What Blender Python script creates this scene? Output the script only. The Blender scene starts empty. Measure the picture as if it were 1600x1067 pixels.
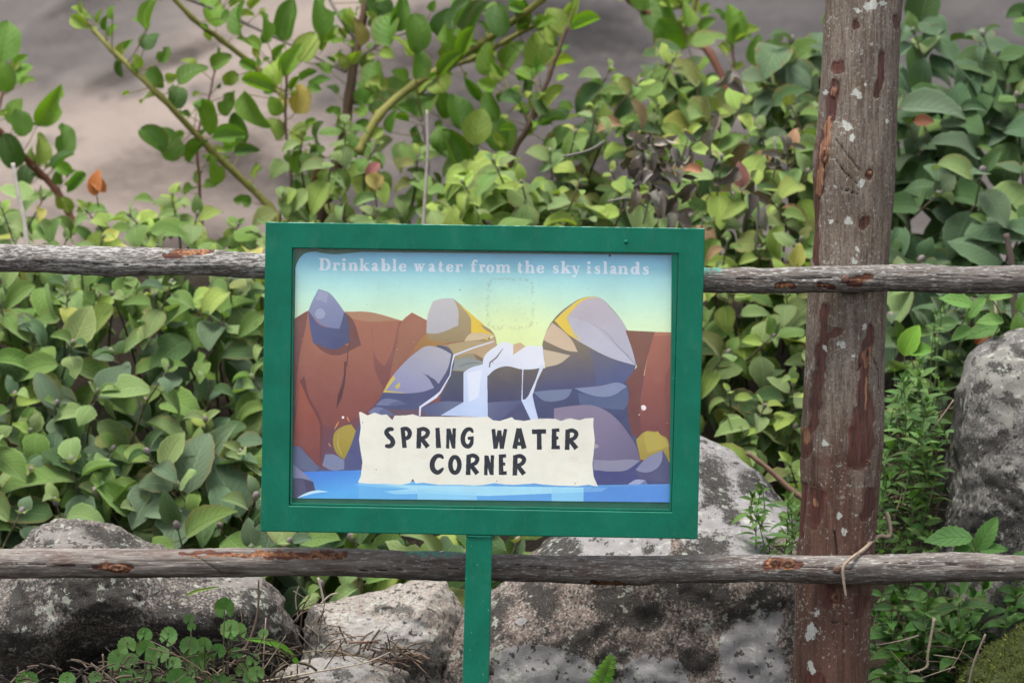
import bpy, bmesh, math, random
import numpy as np
from mathutils import Vector, Matrix

# ------------------------------------------------------------------ camera, world, sun, exposure
scene = bpy.context.scene
COL = scene.collection
CAM_Z, CAM_D = 0.75, 6.0                       # camera height, distance to the sign
cam_data = bpy.data.cameras.new('camera')
cam = bpy.data.objects.new('camera', cam_data)
COL.objects.link(cam)
cam.location = (0, -CAM_D, CAM_Z)
cam.rotation_euler = (math.radians(90), 0, 0)
cam_data.sensor_width = 36
cam_data.lens = 36 * CAM_D / 1.6
cam_data.clip_start, cam_data.clip_end = 0.1, 600
cam_data.dof.use_dof = True
cam_data.dof.focus_distance = CAM_D + 0.03
cam_data.dof.aperture_fstop = 6.0
cam_data.dof.aperture_blades = 9
scene.camera = cam

SUN_EL, SUN_AZ = math.radians(74), math.radians(215)      # azimuth clockwise from +Y (north)
world = bpy.data.worlds.new('World')
scene.world = world
world.use_nodes = True
wn = world.node_tree.nodes
wl = world.node_tree.links
wn.clear()
sky = wn.new('ShaderNodeTexSky')
sky.sky_type = 'NISHITA'
sky.sun_disc = False
sky.sun_elevation = SUN_EL
sky.sun_rotation = SUN_AZ
sky.altitude = 900
sky.air_density = 1.0
sky.dust_density = 1.5
sky.ozone_density = 1.0
hsv = wn.new('ShaderNodeHueSaturation')
hsv.inputs['Saturation'].default_value = 0.22
bg = wn.new('ShaderNodeBackground')
bg.inputs['Strength'].default_value = 0.066
wo = wn.new('ShaderNodeOutputWorld')
wl.new(sky.outputs[0], hsv.inputs['Color'])
wl.new(hsv.outputs[0], bg.inputs['Color'])
wl.new(bg.outputs[0], wo.inputs['Surface'])

sun_data = bpy.data.lights.new('sun', 'SUN')
sun_data.energy = 1.3
sun_data.angle = math.radians(26)
sun_data.color = (1.0, 0.965, 0.91)
sun = bpy.data.objects.new('sun', sun_data)
COL.objects.link(sun)
sd = Vector((math.sin(SUN_AZ) * math.cos(SUN_EL), math.cos(SUN_AZ) * math.cos(SUN_EL), math.sin(SUN_EL)))
sun.rotation_euler = sd.to_track_quat('Z', 'Y').to_euler()
sun.location = sd * 20

vs = scene.view_settings
vs.view_transform = 'Standard'
vs.look = 'None'
vs.exposure = 2.33
vs.gamma = 1.0
vs.use_curve_mapping = False
scene.render.engine = 'CYCLES'
scene.cycles.use_denoising = True
scene.cycles.max_bounces = 7
scene.cycles.diffuse_bounces = 3
scene.cycles.transparent_max_bounces = 12
scene.cycles.sample_clamp_indirect = 4

# ------------------------------------------------------------------ helpers
RNG = random.Random(7)

def at(px, py, y=0.0):
    """the point that stands at picture position (px, py) of the 1600 x 1067 photograph, at depth y"""
    s = (CAM_D + y) / CAM_D / 1000.0
    return Vector(((px - 800) * s, y, CAM_Z + (533.5 - py) * s))

def to_px(x, y, z):
    s = CAM_D * 1000.0 / (CAM_D + y)
    return 800 + x * s, 533.5 - (z - CAM_Z) * s

def lin(r, g, b):
    f = lambda c: (c / 255 / 12.92) if c <= 10 else ((c / 255 + 0.055) / 1.055) ** 2.4
    return (f(r), f(g), f(b), 1.0)

def put(o, label=None, cat=None, group=None, kind=None):
    if label: o['label'] = label
    if cat: o['category'] = cat
    if group: o['group'] = group
    if kind: o['kind'] = kind
    return o

def empty(name, loc, label=None, cat=None, group=None, kind=None):
    o = bpy.data.objects.new(name, None)
    o.location = loc
    o.empty_display_size = 0.05
    COL.objects.link(o)
    return put(o, label, cat, group, kind)

def link(name, mesh, parent=None, m=None):
    """one mesh object in world coordinates, kept in place when parented"""
    if m is not None and not mesh.materials:
        mesh.materials.append(m)
    o = bpy.data.objects.new(name, mesh)
    COL.objects.link(o)
    if parent is not None:
        o.parent = parent
        o.matrix_parent_inverse = WM(parent).inverted()
    return o

def WM(o):
    m = o.matrix_basis.copy()
    return (WM(o.parent) @ o.matrix_parent_inverse @ m) if o.parent else m

class MB:
    """collects vertices, faces, uvs and float attributes of one mesh"""
    def __init__(s): s.v, s.f, s.uv, s.tint = [], [], [], []
    def tube(s, pts, rad, n=8, cap=True, tint=(1, 1, 1, 1)):
        pts = [Vector(p) for p in pts]
        if not isinstance(rad, (list, tuple)): rad = [rad] * len(pts)
        b = len(s.v)
        up = Vector((0.13, 0.2, 1)).normalized()
        last = None
        for i, p in enumerate(pts):
            t = (pts[min(i + 1, len(pts) - 1)] - pts[max(i - 1, 0)]).normalized()
            if last is None:
                a = t.cross(up)
                if a.length < 1e-3: a = t.cross(Vector((1, 0, 0)))
            else:
                a = last - t * last.dot(t)
            a.normalize(); last = a
            c = t.cross(a)
            for k in range(n):
                w = 2 * math.pi * k / n
                s.v.append(p + (a * math.cos(w) + c * math.sin(w)) * rad[i])
                s.uv.append((k / n, i / max(1, len(pts) - 1))); s.tint.append(tint)
        for i in range(len(pts) - 1):
            for k in range(n):
                k2 = (k + 1) % n
                s.f.append((b + i * n + k, b + i * n + k2, b + (i + 1) * n + k2, b + (i + 1) * n + k))
        if cap:
            s.f.append(tuple(b + k for k in range(n))[::-1])
            e = b + (len(pts) - 1) * n
            s.f.append(tuple(e + k for k in range(n)))
    def add(s, verts, faces, uv=None, tint=(1, 1, 1, 1)):
        b = len(s.v)
        s.v += [Vector(v) for v in verts]
        s.uv += uv if uv else [(0, 0)] * len(verts)
        s.tint += [tint] * len(verts)
        s.f += [tuple(b + i for i in f) for f in faces]
    def mesh(s, name, m, smooth=True):
        me = bpy.data.meshes.new(name)
        me.from_pydata([tuple(v) for v in s.v], [], s.f)
        if m: me.materials.append(m)
        uvl = me.uv_layers.new(name='UVMap')
        li = np.empty(len(me.loops), dtype=np.int32)
        me.loops.foreach_get('vertex_index', li)
        uvl.data.foreach_set('uv', np.asarray(s.uv, dtype=np.float32)[li].ravel())
        at_ = me.color_attributes.new('tint', 'FLOAT_COLOR', 'POINT')
        at_.data.foreach_set('color', np.asarray(s.tint, dtype=np.float32).ravel())
        if smooth: me.polygons.foreach_set('use_smooth', [True] * len(me.polygons))
        me.update()
        return me
    def build(s, name, m, parent=None, smooth=True):
        return link(name, s.mesh(name, m, smooth), parent)

def grid_mesh(name, P, m, attrs=None, wrap=False, smooth=True, uv=False):
    """P: (rows, cols, 3) array -> mesh; attrs: name -> (rows, cols) floats"""
    r, c, _ = P.shape
    idx = np.arange(r * c).reshape(r, c)
    if wrap:
        nx = np.roll(idx, -1, axis=1)
        q = np.stack([idx[:-1], nx[:-1], nx[1:], idx[1:]], -1).reshape(-1, 4)
    else:
        q = np.stack([idx[:-1, :-1], idx[:-1, 1:], idx[1:, 1:], idx[1:, :-1]], -1).reshape(-1, 4)
    me = bpy.data.meshes.new(name)
    nq = len(q)
    me.vertices.add(r * c)
    me.vertices.foreach_set('co', P.reshape(-1).astype(np.float32))
    me.loops.add(nq * 4)
    me.loops.foreach_set('vertex_index', q.reshape(-1).astype(np.int32))
    me.polygons.add(nq)
    me.polygons.foreach_set('loop_start', np.arange(0, nq * 4, 4, dtype=np.int32))
    me.polygons.foreach_set('loop_total', np.full(nq, 4, dtype=np.int32))
    for k, a in (attrs or {}).items():
        t = me.attributes.new(k, 'FLOAT', 'POINT')
        t.data.foreach_set('value', a.reshape(-1).astype(np.float32))
    if smooth: me.polygons.foreach_set('use_smooth', np.ones(nq, dtype=bool))
    me.materials.append(m)
    me.update(calc_edges=True)
    me.validate()
    return me

# numpy gradient-ish value noise
def _hash(i, j, k, seed):
    h = (i * 374761393 + j * 668265263 + k * 2147483647 + seed * 974711) & 0xFFFFFFFF
    h = ((h ^ (h >> 13)) * 1274126177) & 0xFFFFFFFF
    h = (h ^ (h >> 16)) & 0xFFFFFF
    return h / float(0xFFFFFF)

def vnoise(x, y, z, seed=0):
    x = np.asarray(x, float); y = np.asarray(y, float) + 0 * x; z = np.asarray(z, float) + 0 * x
    xi, yi, zi = np.floor(x).astype(np.int64), np.floor(y).astype(np.int64), np.floor(z).astype(np.int64)
    fx, fy, fz = x - xi, y - yi, z - zi
    sx, sy, sz = [f * f * f * (f * (f * 6 - 15) + 10) for f in (fx, fy, fz)]
    out = 0
    for a in (0, 1):
        for b in (0, 1):
            for c in (0, 1):
                w = (sx if a else 1 - sx) * (sy if b else 1 - sy) * (sz if c else 1 - sz)
                out = out + w * _hash(xi + a, yi + b, zi + c, seed)
    return out * 2 - 1

def fbm(x, y, z, seed=0, octv=4, gain=0.5):
    s, a, f = 0, 1.0, 1.0
    for o in range(octv):
        s = s + a * vnoise(x * f, y * f, z * f, seed + o * 17)
        a *= gain; f *= 2.03
    return s

def smooth(a, b, t):
    t = np.clip((t - a) / (b - a), 0, 1)
    return t * t * (3 - 2 * t)

# node helper --------------------------------------------------------------
class NT:
    def __init__(s, name):
        s.m = bpy.data.materials.new(name)
        s.m.use_nodes = True
        s.n, s.l = s.m.node_tree.nodes, s.m.node_tree.links
        s.n.clear()
        s.out = s.n.new('ShaderNodeOutputMaterial')
    def node(s, t, **kw):
        x = s.n.new(t)
        for k, v in kw.items(): setattr(x, k, v)
        return x
    def set(s, sock, v):
        if isinstance(v, bpy.types.NodeSocket): s.l.new(v, sock)
        else: sock.default_value = v
    def math(s, op, a, b=0.0, c=0.0, clamp=False):
        x = s.node('ShaderNodeMath', operation=op, use_clamp=clamp)
        s.set(x.inputs[0], a); s.set(x.inputs[1], b); s.set(x.inputs[2], c)
        return x.outputs[0]
    def mix(s, f, a, b, blend='MIX'):
        x = s.node('ShaderNodeMix', data_type='RGBA', blend_type=blend)
        s.set(x.inputs[0], f); s.set(x.inputs[6], a); s.set(x.inputs[7], b)
        return x.outputs[2]
    def ramp(s, v, lo, hi):
        x = s.node('ShaderNodeMapRange', interpolation_type='SMOOTHSTEP')
        s.set(x.inputs[0], v); x.inputs[1].default_value = lo; x.inputs[2].default_value = hi
        return x.outputs[0]
    def obj(s): return s.node('ShaderNodeTexCoord').outputs['Object']
    def map(s, vec, scale=(1, 1, 1), rot=(0, 0, 0), loc=(0, 0, 0)):
        x = s.node('ShaderNodeMapping')
        s.set(x.inputs[0], vec); x.inputs[1].default_value = loc
        x.inputs[2].default_value = rot; x.inputs[3].default_value = scale
        return x.outputs[0]
    def noise(s, vec, scale, detail=4, rough=0.55, dist=0.0, out=0):
        x = s.node('ShaderNodeTexNoise')
        s.set(x.inputs['Vector'], vec); x.inputs['Scale'].default_value = scale
        x.inputs['Detail'].default_value = detail; x.inputs['Roughness'].default_value = rough
        x.inputs['Distortion'].default_value = dist
        return x.outputs[out]
    def voro(s, vec, scale, feature='F1', out=0, rand=1.0):
        x = s.node('ShaderNodeTexVoronoi', feature=feature)
        s.set(x.inputs['Vector'], vec); x.inputs['Scale'].default_value = scale
        x.inputs['Randomness'].default_value = rand
        return x.outputs[out]
    def attr(s, name, out='Fac'):
        return s.node('ShaderNodeAttribute', attribute_name=name).outputs[out]
    def bump(s, h, strength=0.5, dist=0.002, normal=None):
        x = s.node('ShaderNodeBump')
        x.inputs['Strength'].default_value = strength
        x.inputs['Distance'].default_value = dist
        s.set(x.inputs['Height'], h)
        if normal is not None: s.set(x.inputs['Normal'], normal)
        return x.outputs[0]
    def bsdf(s, color, rough=0.6, spec=0.4, normal=None, **kw):
        x = s.node('ShaderNodeBsdfPrincipled')
        s.set(x.inputs['Base Color'], color); s.set(x.inputs['Roughness'], rough)
        s.set(x.inputs['Specular IOR Level'], spec)
        if normal is not None: s.set(x.inputs['Normal'], normal)
        for k, v in kw.items(): s.set(x.inputs[k], v)
        return x.outputs[0]
    def done(s, shader):
        s.l.new(shader, s.out.inputs['Surface'])
        return s.m
# ------------------------------------------------------------------ the poster's flat print, painted with numpy
PX0, PY0, PX1, PY1, PS = 446, 384, 1062, 796, 3.0

def paint_poster():
    W, H = int((PX1 - PX0) * PS), int((PY1 - PY0) * PS)
    yy, xx = np.mgrid[0:H, 0:W].astype(np.float32)
    X = xx / PS + PX0; Y = yy / PS + PY0
    img = np.zeros((H, W, 3), np.float32)
    FR = {'A': (400, 330, 3.953), 'B': (740, 330, 3.953), 'C': (400, 570, 3.681), 'D': (740, 570, 3.679),
          'E': (440, 380, 5.0), 'F': (560, 500, 5.0), 'G': (560, 620, 4.1026), 'H': (820, 440, 4.446), 'P': (0, 0, 1.0)}
    def T(fr, pts):
        ox, oy, s = FR[fr]
        return [(ox + p[0] / s, oy + p[1] / s) for p in pts]
    def curve(p, n=6):                                      # closed catmull-rom
        out = []
        N = len(p)
        for i in range(N):
            a, b, c, d = [np.array(p[(i + k - 1) % N], float) for k in range(4)]
            for t in np.arange(n) / n:
                out.append(tuple(0.5 * ((2 * b) + (c - a) * t + (2 * a - 5 * b + 4 * c - d) * t * t + (3 * b - a - 3 * c + d) * t ** 3)))
        return out
    def soften(p, lim=48, n=5, closed=True):                 # rounds gentle bends, keeps sharp corners
        N = len(p); q = [np.array(v, float) for v in p]
        tan = []
        for i in range(N):
            if not closed and i in (0, N - 1): tan.append(None); continue
            a, b = (q[i] - q[i - 1])[:2], (q[(i + 1) % N] - q[i])[:2]
            la, lb = np.linalg.norm(a) + 1e-9, np.linalg.norm(b) + 1e-9
            ang = math.degrees(math.acos(max(-1, min(1, float(a @ b) / la / lb))))
            t = (a / la * lb + b / lb * la)
            tan.append(None if ang > lim else t / (np.linalg.norm(t) + 1e-9))
        out = []
        for i in range(N if closed else N - 1):
            j = (i + 1) % N
            d = (q[j] - q[i]); L = np.linalg.norm(d[:2])
            m0 = d.copy(); m1 = d.copy()
            if tan[i] is not None: m0[:2] = tan[i] * L
            if tan[j] is not None: m1[:2] = tan[j] * L
            for t in np.arange(n) / n:
                t2, t3 = t * t, t * t * t
                out.append(tuple((2 * t3 - 3 * t2 + 1) * q[i] + (t3 - 2 * t2 + t) * m0 + (-2 * t3 + 3 * t2) * q[j] + (t3 - t2) * m1))
        if not closed: out.append(tuple(q[-1]))
        return out
    def mask(poly):
        xs = [p[0] for p in poly]; ys = [p[1] for p in poly]
        x0 = max(0, int((min(xs) - PX0) * PS) - 1); x1 = min(W, int((max(xs) - PX0) * PS) + 2)
        y0 = max(0, int((min(ys) - PY0) * PS) - 1); y1 = min(H, int((max(ys) - PY0) * PS) + 2)
        if x1 <= x0 or y1 <= y0: return None
        sx, sy = X[y0:y1, x0:x1], Y[y0:y1, x0:x1]
        ins = np.zeros(sx.shape, bool)
        for i in range(len(poly)):
            (ax, ay), (bx, by) = poly[i], poly[(i + 1) % len(poly)]
            if ay == by: continue
            cr = ((ay > sy) != (by > sy)) & (sx < (bx - ax) * (sy - ay) / (by - ay) + ax)
            ins ^= cr
        return (slice(y0, y1), slice(x0, x1)), ins
    def fill(fr, pts, col, col2=None, d=None, sm=False, alpha=1.0):
        poly = T(fr, pts)
        if sm: poly = curve(poly)
        elif fr != 'P' and len(poly) > 4: poly = soften(poly)
        r = mask(poly)
        if r is None: return
        sl, ins = r
        c = np.array(col, np.float32)[None, None]
        if col2 is not None:
            (ax, ay), (bx, by) = T(fr, d)
            L = (bx - ax) ** 2 + (by - ay) ** 2
            t = np.clip(((X[sl] - ax) * (bx - ax) + (Y[sl] - ay) * (by - ay)) / L, 0, 1)[..., None]
            c = c * (1 - t) + np.array(col2, np.float32) * t
        a = ins[..., None] * alpha
        img[sl] = img[sl] * (1 - a) + c * a
    def stroke(fr, pts, col, w=None, alpha=1.0, round_=False):
        o = FR[fr][2]
        if fr in 'GHP' and len(pts) > 2 and len(pts) < 20: pts = soften([(p[0], p[1], p[2] if len(p) > 2 else w) for p in pts], 85, 6, False)
        q = [(T(fr, [p])[0], (p[2] if len(p) > 2 else w) / o / 2) for p in pts]
        for i in range(len(q) - 1):
            (a, ra), (b, rb) = q[i], q[i + 1]
            dx, dy = b[0] - a[0], b[1] - a[1]
            L = math.hypot(dx, dy) or 1e-6
            nx, ny = -dy / L, dx / L
            fill('P', [(a[0] + nx * ra, a[1] + ny * ra), (b[0] + nx * rb, b[1] + ny * rb), (b[0] - nx * rb, b[1] - ny * rb), (a[0] - nx * ra, a[1] - ny * ra)], col, alpha=alpha)
        rr = q if round_ else q[1:-1]
        for c, r in rr:
            fill('P', [(c[0] + r * math.cos(k / 14 * 2 * math.pi), c[1] + r * math.sin(k / 14 * 2 * math.pi)) for k in range(14)], col, alpha=alpha)
    # sky: vertical gradient with a warm glow printed low in the middle
    tt = (Y - 392 - (X - 460) * 0.0125)
    ks = np.array([0, 14, 36, 66, 105, 145, 400], np.float32)
    cs = np.array([(112, 176, 214), (132, 196, 222), (162, 216, 222), (186, 228, 214), (210, 236, 200), (222, 238, 182), (226, 232, 150)], np.float32)
    for k in range(3): img[..., k] = np.interp(tt, ks, cs[:, k])
    g = np.exp(-(((X - 800) / 90) ** 2 + ((Y - 520) / 50) ** 2))[..., None]
    img[:] = img * (1 - 0.55 * g) + np.array((232, 240, 160), np.float32) * 0.55 * g
    RED, RED2 = (158, 98, 78), (112, 66, 70)
    fill('P', [(640, 560), (1052, 590), (1052, 790), (560, 790), (560, 640)], (82, 84, 116)); fill('P', [(700, 515), (760, 512), (772, 545), (740, 580), (700, 570)], (150, 132, 104))
    # left cliff
    fill('E', [(60, 610), (95, 590), (205, 525), (485, 535), (665, 535), (940, 605), (1015, 540), (1140, 605), (1300, 650), (1600, 800), (1600, 1900), (60, 1900)], (162, 104, 82), (120, 70, 72), [(400, 600), (400, 1550)])
    fill('E', [(490, 537), (665, 535), (940, 605), (860, 605), (690, 612), (520, 585)], (170, 126, 98))
    fill('E', [(60, 610), (200, 527), (190, 620), (150, 800), (110, 1100), (95, 1400), (60, 1500)], (122, 76, 70), (104, 66, 76), [(100, 600), (100, 1400)])
    fill('E', [(690, 612), (712, 820), (730, 1000), (820, 1180), (850, 1000), (905, 760), (940, 605), (910, 620), (850, 860), (800, 960), (740, 900), (705, 700)], (134, 84, 74), (110, 66, 72), [(700, 600), (700, 1200)], alpha=0.75)
    fill('E', [(940, 605), (1015, 540), (1140, 605), (1140, 700), (1060, 790), (960, 900), (850, 1010), (900, 800)], (160, 104, 82), (140, 96, 78), [(1000, 560), (960, 980)])
    fill('E', [(1140, 700), (1260, 720), (1370, 745), (1240, 800), (1060, 830), (960, 930), (1040, 810), (1090, 745)], (166, 128, 66), (150, 104, 66), [(1140, 740), (980, 920)], alpha=0.85)
    fill('C', [(200, 560), (250, 95), (300, 200), (365, 320), (380, 470), (362, 588), (310, 530), (260, 470)], (160, 92, 74), (120, 70, 72), [(250, 100), (330, 580)])
    fill('C', [(250, 95), (275, 60), (300, 180), (370, 310), (382, 470), (364, 588), (362, 480), (362, 340), (300, 210)], (110, 66, 68))
    fill('C', [(380, 345), (440, 360), (560, 310), (640, 260), (720, 180), (735, 340), (600, 520), (420, 600), (375, 560)], (116, 72, 80), (92, 74, 96), [(440, 330), (520, 560)])
    fill('E', [(490, 540), (520, 560), (620, 795), (405, 875), (300, 830), (240, 770), (520, 800), (500, 620)], (110, 68, 66))
    stroke('C', [(510, -20, 10), (508, 60, 12), (500, 110, 16), (480, 180, 26), (462, 245, 4)], (88, 54, 60))
    stroke('E', [(530, 770, 4), (515, 850, 8), (505, 960, 10)], (92, 56, 58))
    # left blue boulder on the cliff
    fill('E', [(205, 525), (300, 640), (450, 665), (485, 535), (515, 600), (525, 770), (480, 800), (405, 828), (300, 800), (240, 775), (215, 640)], (78, 86, 128), (66, 74, 116), [(300, 640), (400, 820)])
    fill('E', [(455, 665), (487, 540), (515, 600), (527, 772), (460, 800)], (70, 76, 112))
    fill('E', [(205, 525), (240, 440), (285, 355), (370, 388), (430, 455), (487, 535), (450, 668), (380, 660), (300, 632), (250, 580)], (138, 144, 176), (116, 124, 162), [(330, 370), (400, 660)])
    fill('E', [(290, 365), (362, 392), (345, 470), (315, 450), (262, 440)], (152, 158, 184), alpha=0.8)
    fill('E', [(258, 545), (275, 515), (310, 510), (338, 545), (325, 580), (290, 590), (262, 570)], (158, 166, 192), sm=True, alpha=0.8)
    # mid left rock column with the grey face and brown side
    fill('E', [(1340, 432), (1420, 500), (1480, 580), (1482, 680), (1430, 760), (1260, 775), (1140, 745), (1130, 700)], (168, 152, 116), (150, 132, 96), [(1350, 480), (1300, 760)])
    fill('E', [(1380, 470), (1500, 570), (1600, 670), (1610, 760), (1480, 700), (1480, 600)], (222, 190, 62))
    fill('E', [(1128, 700), (1140, 560), (1180, 452), (1250, 432), (1340, 430), (1378, 520), (1378, 640), (1290, 680), (1200, 705)], (188, 184, 186), (178, 176, 182), [(1200, 450), (1200, 690)])
    # stepped ledges left of the fall
    fill('F', [(880, 0), (1060, 120), (1040, 160), (830, 165), (640, 200), (740, 300), (720, 440), (1010, 430), (1080, 200), (1060, 110)], (160, 140, 108))
    fill('F', [(845, 130), (880, 100), (1000, 100), (1058, 122), (970, 150), (825, 165)], (206, 184, 150))
    fill('F', [(880, 0), (935, 0), (960, 45), (1060, 120), (1000, 105), (880, 98)], (224, 192, 60))
    fill('F', [(700, 190), (860, 165), (1030, 168), (745, 268)], (176, 156, 116))
    fill('F', [(1000, 168), (1060, 125), (1085, 200), (970, 300), (905, 262), (760, 290)], (184, 158, 122))
    fill('F', [(750, 290), (900, 262), (940, 320), (760, 380)], (150, 142, 116))
    fill('F', [(900, 262), (975, 300), (970, 345), (930, 325)], (128, 104, 82))
    fill('F', [(735, 330), (800, 300), (900, 300), (970, 325), (970, 350), (830, 392), (720, 390)], (140, 146, 146))
    stroke('F', [(780, 362, 3), (850, 340, 7), (940, 332, 3)], (100, 104, 108))
    # large left rounded boulder
    fill('F', [(620, 195), (700, 215), (740, 270), (720, 430), (640, 560), (560, 640), (500, 680), (200, 700), (80, 720), (150, 640), (190, 560)], (84, 84, 112), (78, 84, 124), [(600, 200), (400, 700)])
    fill('F', [(190, 565), (240, 470), (320, 370), (430, 265), (535, 202), (640, 220), (725, 265), (700, 370), (625, 498), (530, 420), (590, 530), (500, 560), (390, 572)], (176, 174, 184), (142, 144, 180), [(560, 210), (420, 560)])
    fill('F', [(440, 375), (520, 425), (600, 470), (625, 500), (600, 535), (580, 500), (520, 430)], (86, 86, 116))
    fill('F', [(190, 565), (240, 470), (275, 430), (285, 460), (240, 515), (210, 550), (300, 560), (390, 570)], (200, 182, 96))
    fill('F', [(280, 520), (320, 485), (325, 515), (300, 540)], (196, 182, 100))
    fill('F', [(130, 665), (190, 618), (290, 622), (380, 655), (260, 670)], (112, 120, 154))
    fill('F', [(70, 722), (130, 680), (200, 690), (280, 740), (180, 760)], (116, 122, 158))
    fill('F', [(150, 720), (280, 640), (450, 640), (560, 640), (640, 640), (800, 800), (250, 800)], (80, 88, 122), alpha=0.5)
    # dark wall behind the falls
    fill('F', [(720, 395), (825, 400), (825, 640), (630, 640), (640, 590), (690, 500)], (84, 86, 94), (70, 74, 108), [(760, 400), (760, 640)])
    fill('F', [(490, 690), (630, 640), (830, 640), (640, 745), (530, 745)], (106, 114, 144), (88, 96, 132), [(700, 640), (560, 740)])
    fill('F', [(1000, 440), (1060, 385), (1150, 360), (1420, 375), (1600, 400), (1600, 560), (1370, 555), (1280, 640), (1010, 645)], (106, 98, 92), (72, 74, 108), [(1200, 370), (1200, 640)])
    fill('F', [(1005, 645), (1280, 625), (1400, 780), (1005, 780)], (104, 110, 142), (84, 88, 124), [(1010, 640), (1200, 780)])
    fill('F', [(1280, 640), (1400, 790), (1100, 790)], (80, 82, 116))
    # big right boulder group
    fill('H', [(120, 450), (140, 370), (190, 275), (300, 170), (410, 110), (520, 110), (600, 180), (700, 310), (775, 580), (700, 700), (420, 750), (60, 765), (50, 800), (140, 600)], (126, 112, 92), (76, 80, 122), [(350, 420), (380, 760)])
    fill('H', [(450, 470), (640, 545), (775, 583), (740, 640), (700, 695), (500, 720), (480, 600)], (98, 98, 124), (80, 92, 140), [(560, 520), (640, 710)], alpha=0.8)
    fill('H', [(205, 270), (300, 180), (410, 112), (520, 110), (600, 185), (700, 310), (775, 583), (600, 530), (440, 450), (330, 385), (260, 320)], (188, 178, 186), (174, 174, 192), [(400, 130), (640, 560)])
    fill('H', [(205, 270), (300, 185), (410, 112), (470, 106), (520, 112), (430, 118), (330, 200), (290, 250), (330, 330), (410, 415), (330, 385)], (228, 198, 76))
    fill('H', [(300, 240), (460, 290), (560, 380), (690, 500), (770, 582), (600, 530), (450, 455), (350, 385)], (190, 190, 206), alpha=0.6)
    stroke('H', [(460, 290, 1), (560, 350, 3), (640, 440, 5), (720, 520, 7), (772, 580, 4)], (140, 138, 152))
    fill('H', [(140, 370), (190, 285), (270, 345), (330, 410), (368, 488), (300, 480), (200, 440), (130, 405)], (206, 182, 156))
    fill('H', [(128, 470), (200, 485), (318, 512), (240, 570), (140, 595)], (198, 180, 156))
    fill('H', [(50, 765), (330, 748), (720, 705), (720, 860), (750, 1080), (60, 1080)], (78, 84, 118), (70, 76, 112), [(400, 720), (400, 1000)])
    fill('H', [(58, 765), (200, 752), (330, 745), (300, 800), (220, 830), (130, 825)], (116, 128, 158))
    fill('H', [(345, 740), (520, 725), (680, 708), (710, 730), (600, 795), (500, 797), (420, 775)], (130, 140, 172))
    fill('H', [(600, 797), (715, 735), (718, 850), (690, 890), (560, 880), (380, 850), (370, 770), (500, 800)], (88, 100, 136))
    # right cliff
    fill('H', [(700, 338), (905, 348), (860, 500), (820, 700), (800, 900), (820, 1100), (740, 1060), (715, 900), (715, 720), (700, 695), (780, 590), (740, 450)], (124, 82, 68), (112, 70, 72), [(800, 350), (780, 1000)])
    fill('H', [(905, 348), (1030, 352), (1030, 1250), (780, 1250), (810, 1100), (800, 880), (825, 690), (860, 500)], (164, 100, 82), (118, 72, 76), [(930, 360), (900, 1150)])
    fill('H', [(905, 348), (1030, 352), (1030, 372), (900, 372)], (172, 116, 92))
    fill('H', [(1030, 560), (985, 640), (975, 780), (990, 900), (1030, 960)], (128, 80, 76), alpha=0.7)
    # waterfalls
    WH = (226, 228, 240)
    fill('F', [(1080, 200), (1130, 170), (1210, 190), (1210, 270), (1310, 205), (1440, 205), (1455, 360), (1410, 375), (1280, 385), (1150, 360), (1060, 390), (1005, 440), (1010, 760), (640, 745), (820, 640), (820, 410), (860, 380), (970, 345), (975, 300)], WH, (186, 204, 238), [(1100, 200), (860, 760)])
    fill('F', [(1210, 190), (1265, 175), (1305, 205), (1208, 272)], (206, 176, 140))
    stroke('F', [(1130, 220, 3), (1075, 295, 10), (1028, 330, 10), (1022, 370, 8)], (110, 92, 86))
    fill('F', [(850, 410), (960, 390), (940, 600), (860, 640)], (236, 238, 244), alpha=0.5)
    stroke('F', [(1060, 165, 8), (900, 215, 12), (745, 275, 14), (725, 360, 8), (715, 430, 8), (640, 560, 14), (600, 600, 24), (480, 680, 16), (477, 750, 12)], (214, 220, 240))
    stroke('F', [(1284, 380, 10), (1280, 500, 6), (1277, 622, 10)], (210, 216, 236))
    stroke('F', [(1440, 350, 30), (1390, 470, 14), (1340, 600, 30), (1320, 630, 40)], (210, 218, 238))
    fill('F', [(1270, 622), (1320, 615), (1360, 590), (1375, 660), (1405, 775), (1345, 780)], (200, 214, 242))
    # lower rocks, right
    fill('D', [(462, 250), (560, 236), (700, 236), (800, 290), (880, 380), (935, 470), (960, 550), (880, 605), (800, 612), (690, 605), (640, 500), (462, 400)], (140, 130, 154), (110, 104, 134), [(600, 240), (800, 610)])
    fill('D', [(690, 545), (780, 550), (920, 545), (960, 552), (900, 600), (800, 613), (690, 606)], (140, 140, 164))
    fill('D', [(685, 605), (880, 605), (960, 550), (1000, 620), (1130, 640), (1130, 705), (700, 700)], (76, 80, 128))
    fill('D', [(935, 430), (985, 385), (1060, 385), (1115, 450), (1130, 560), (960, 545)], (172, 156, 78), (160, 140, 70), [(1000, 390), (1060, 560)])
    fill('D', [(975, 395), (1000, 378), (1030, 392), (1060, 380), (1075, 400), (1110, 420), (1128, 470), (1000, 505)], (180, 166, 84), alpha=0.8)
    fill('D', [(930, 605), (990, 540), (1090, 490), (1130, 580), (1130, 680), (960, 660)], (86, 88, 122))
    fill('D', [(932, 603), (990, 540), (1088, 490), (1080, 560), (1040, 605), (960, 615)], (134, 138, 168))
    fill('D', [(888, 690), (930, 660), (990, 662), (1002, 685), (940, 715)], (112, 120, 164))
    fill('D', [(890, 685), (935, 660), (988, 664), (950, 690), (910, 700)], (158, 166, 202))
    # lower rocks, left
    fill('C', [(195, 470), (250, 468), (300, 525), (372, 590), (500, 600), (600, 420), (620, 300), (600, 620), (195, 640)], (88, 92, 124))
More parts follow.
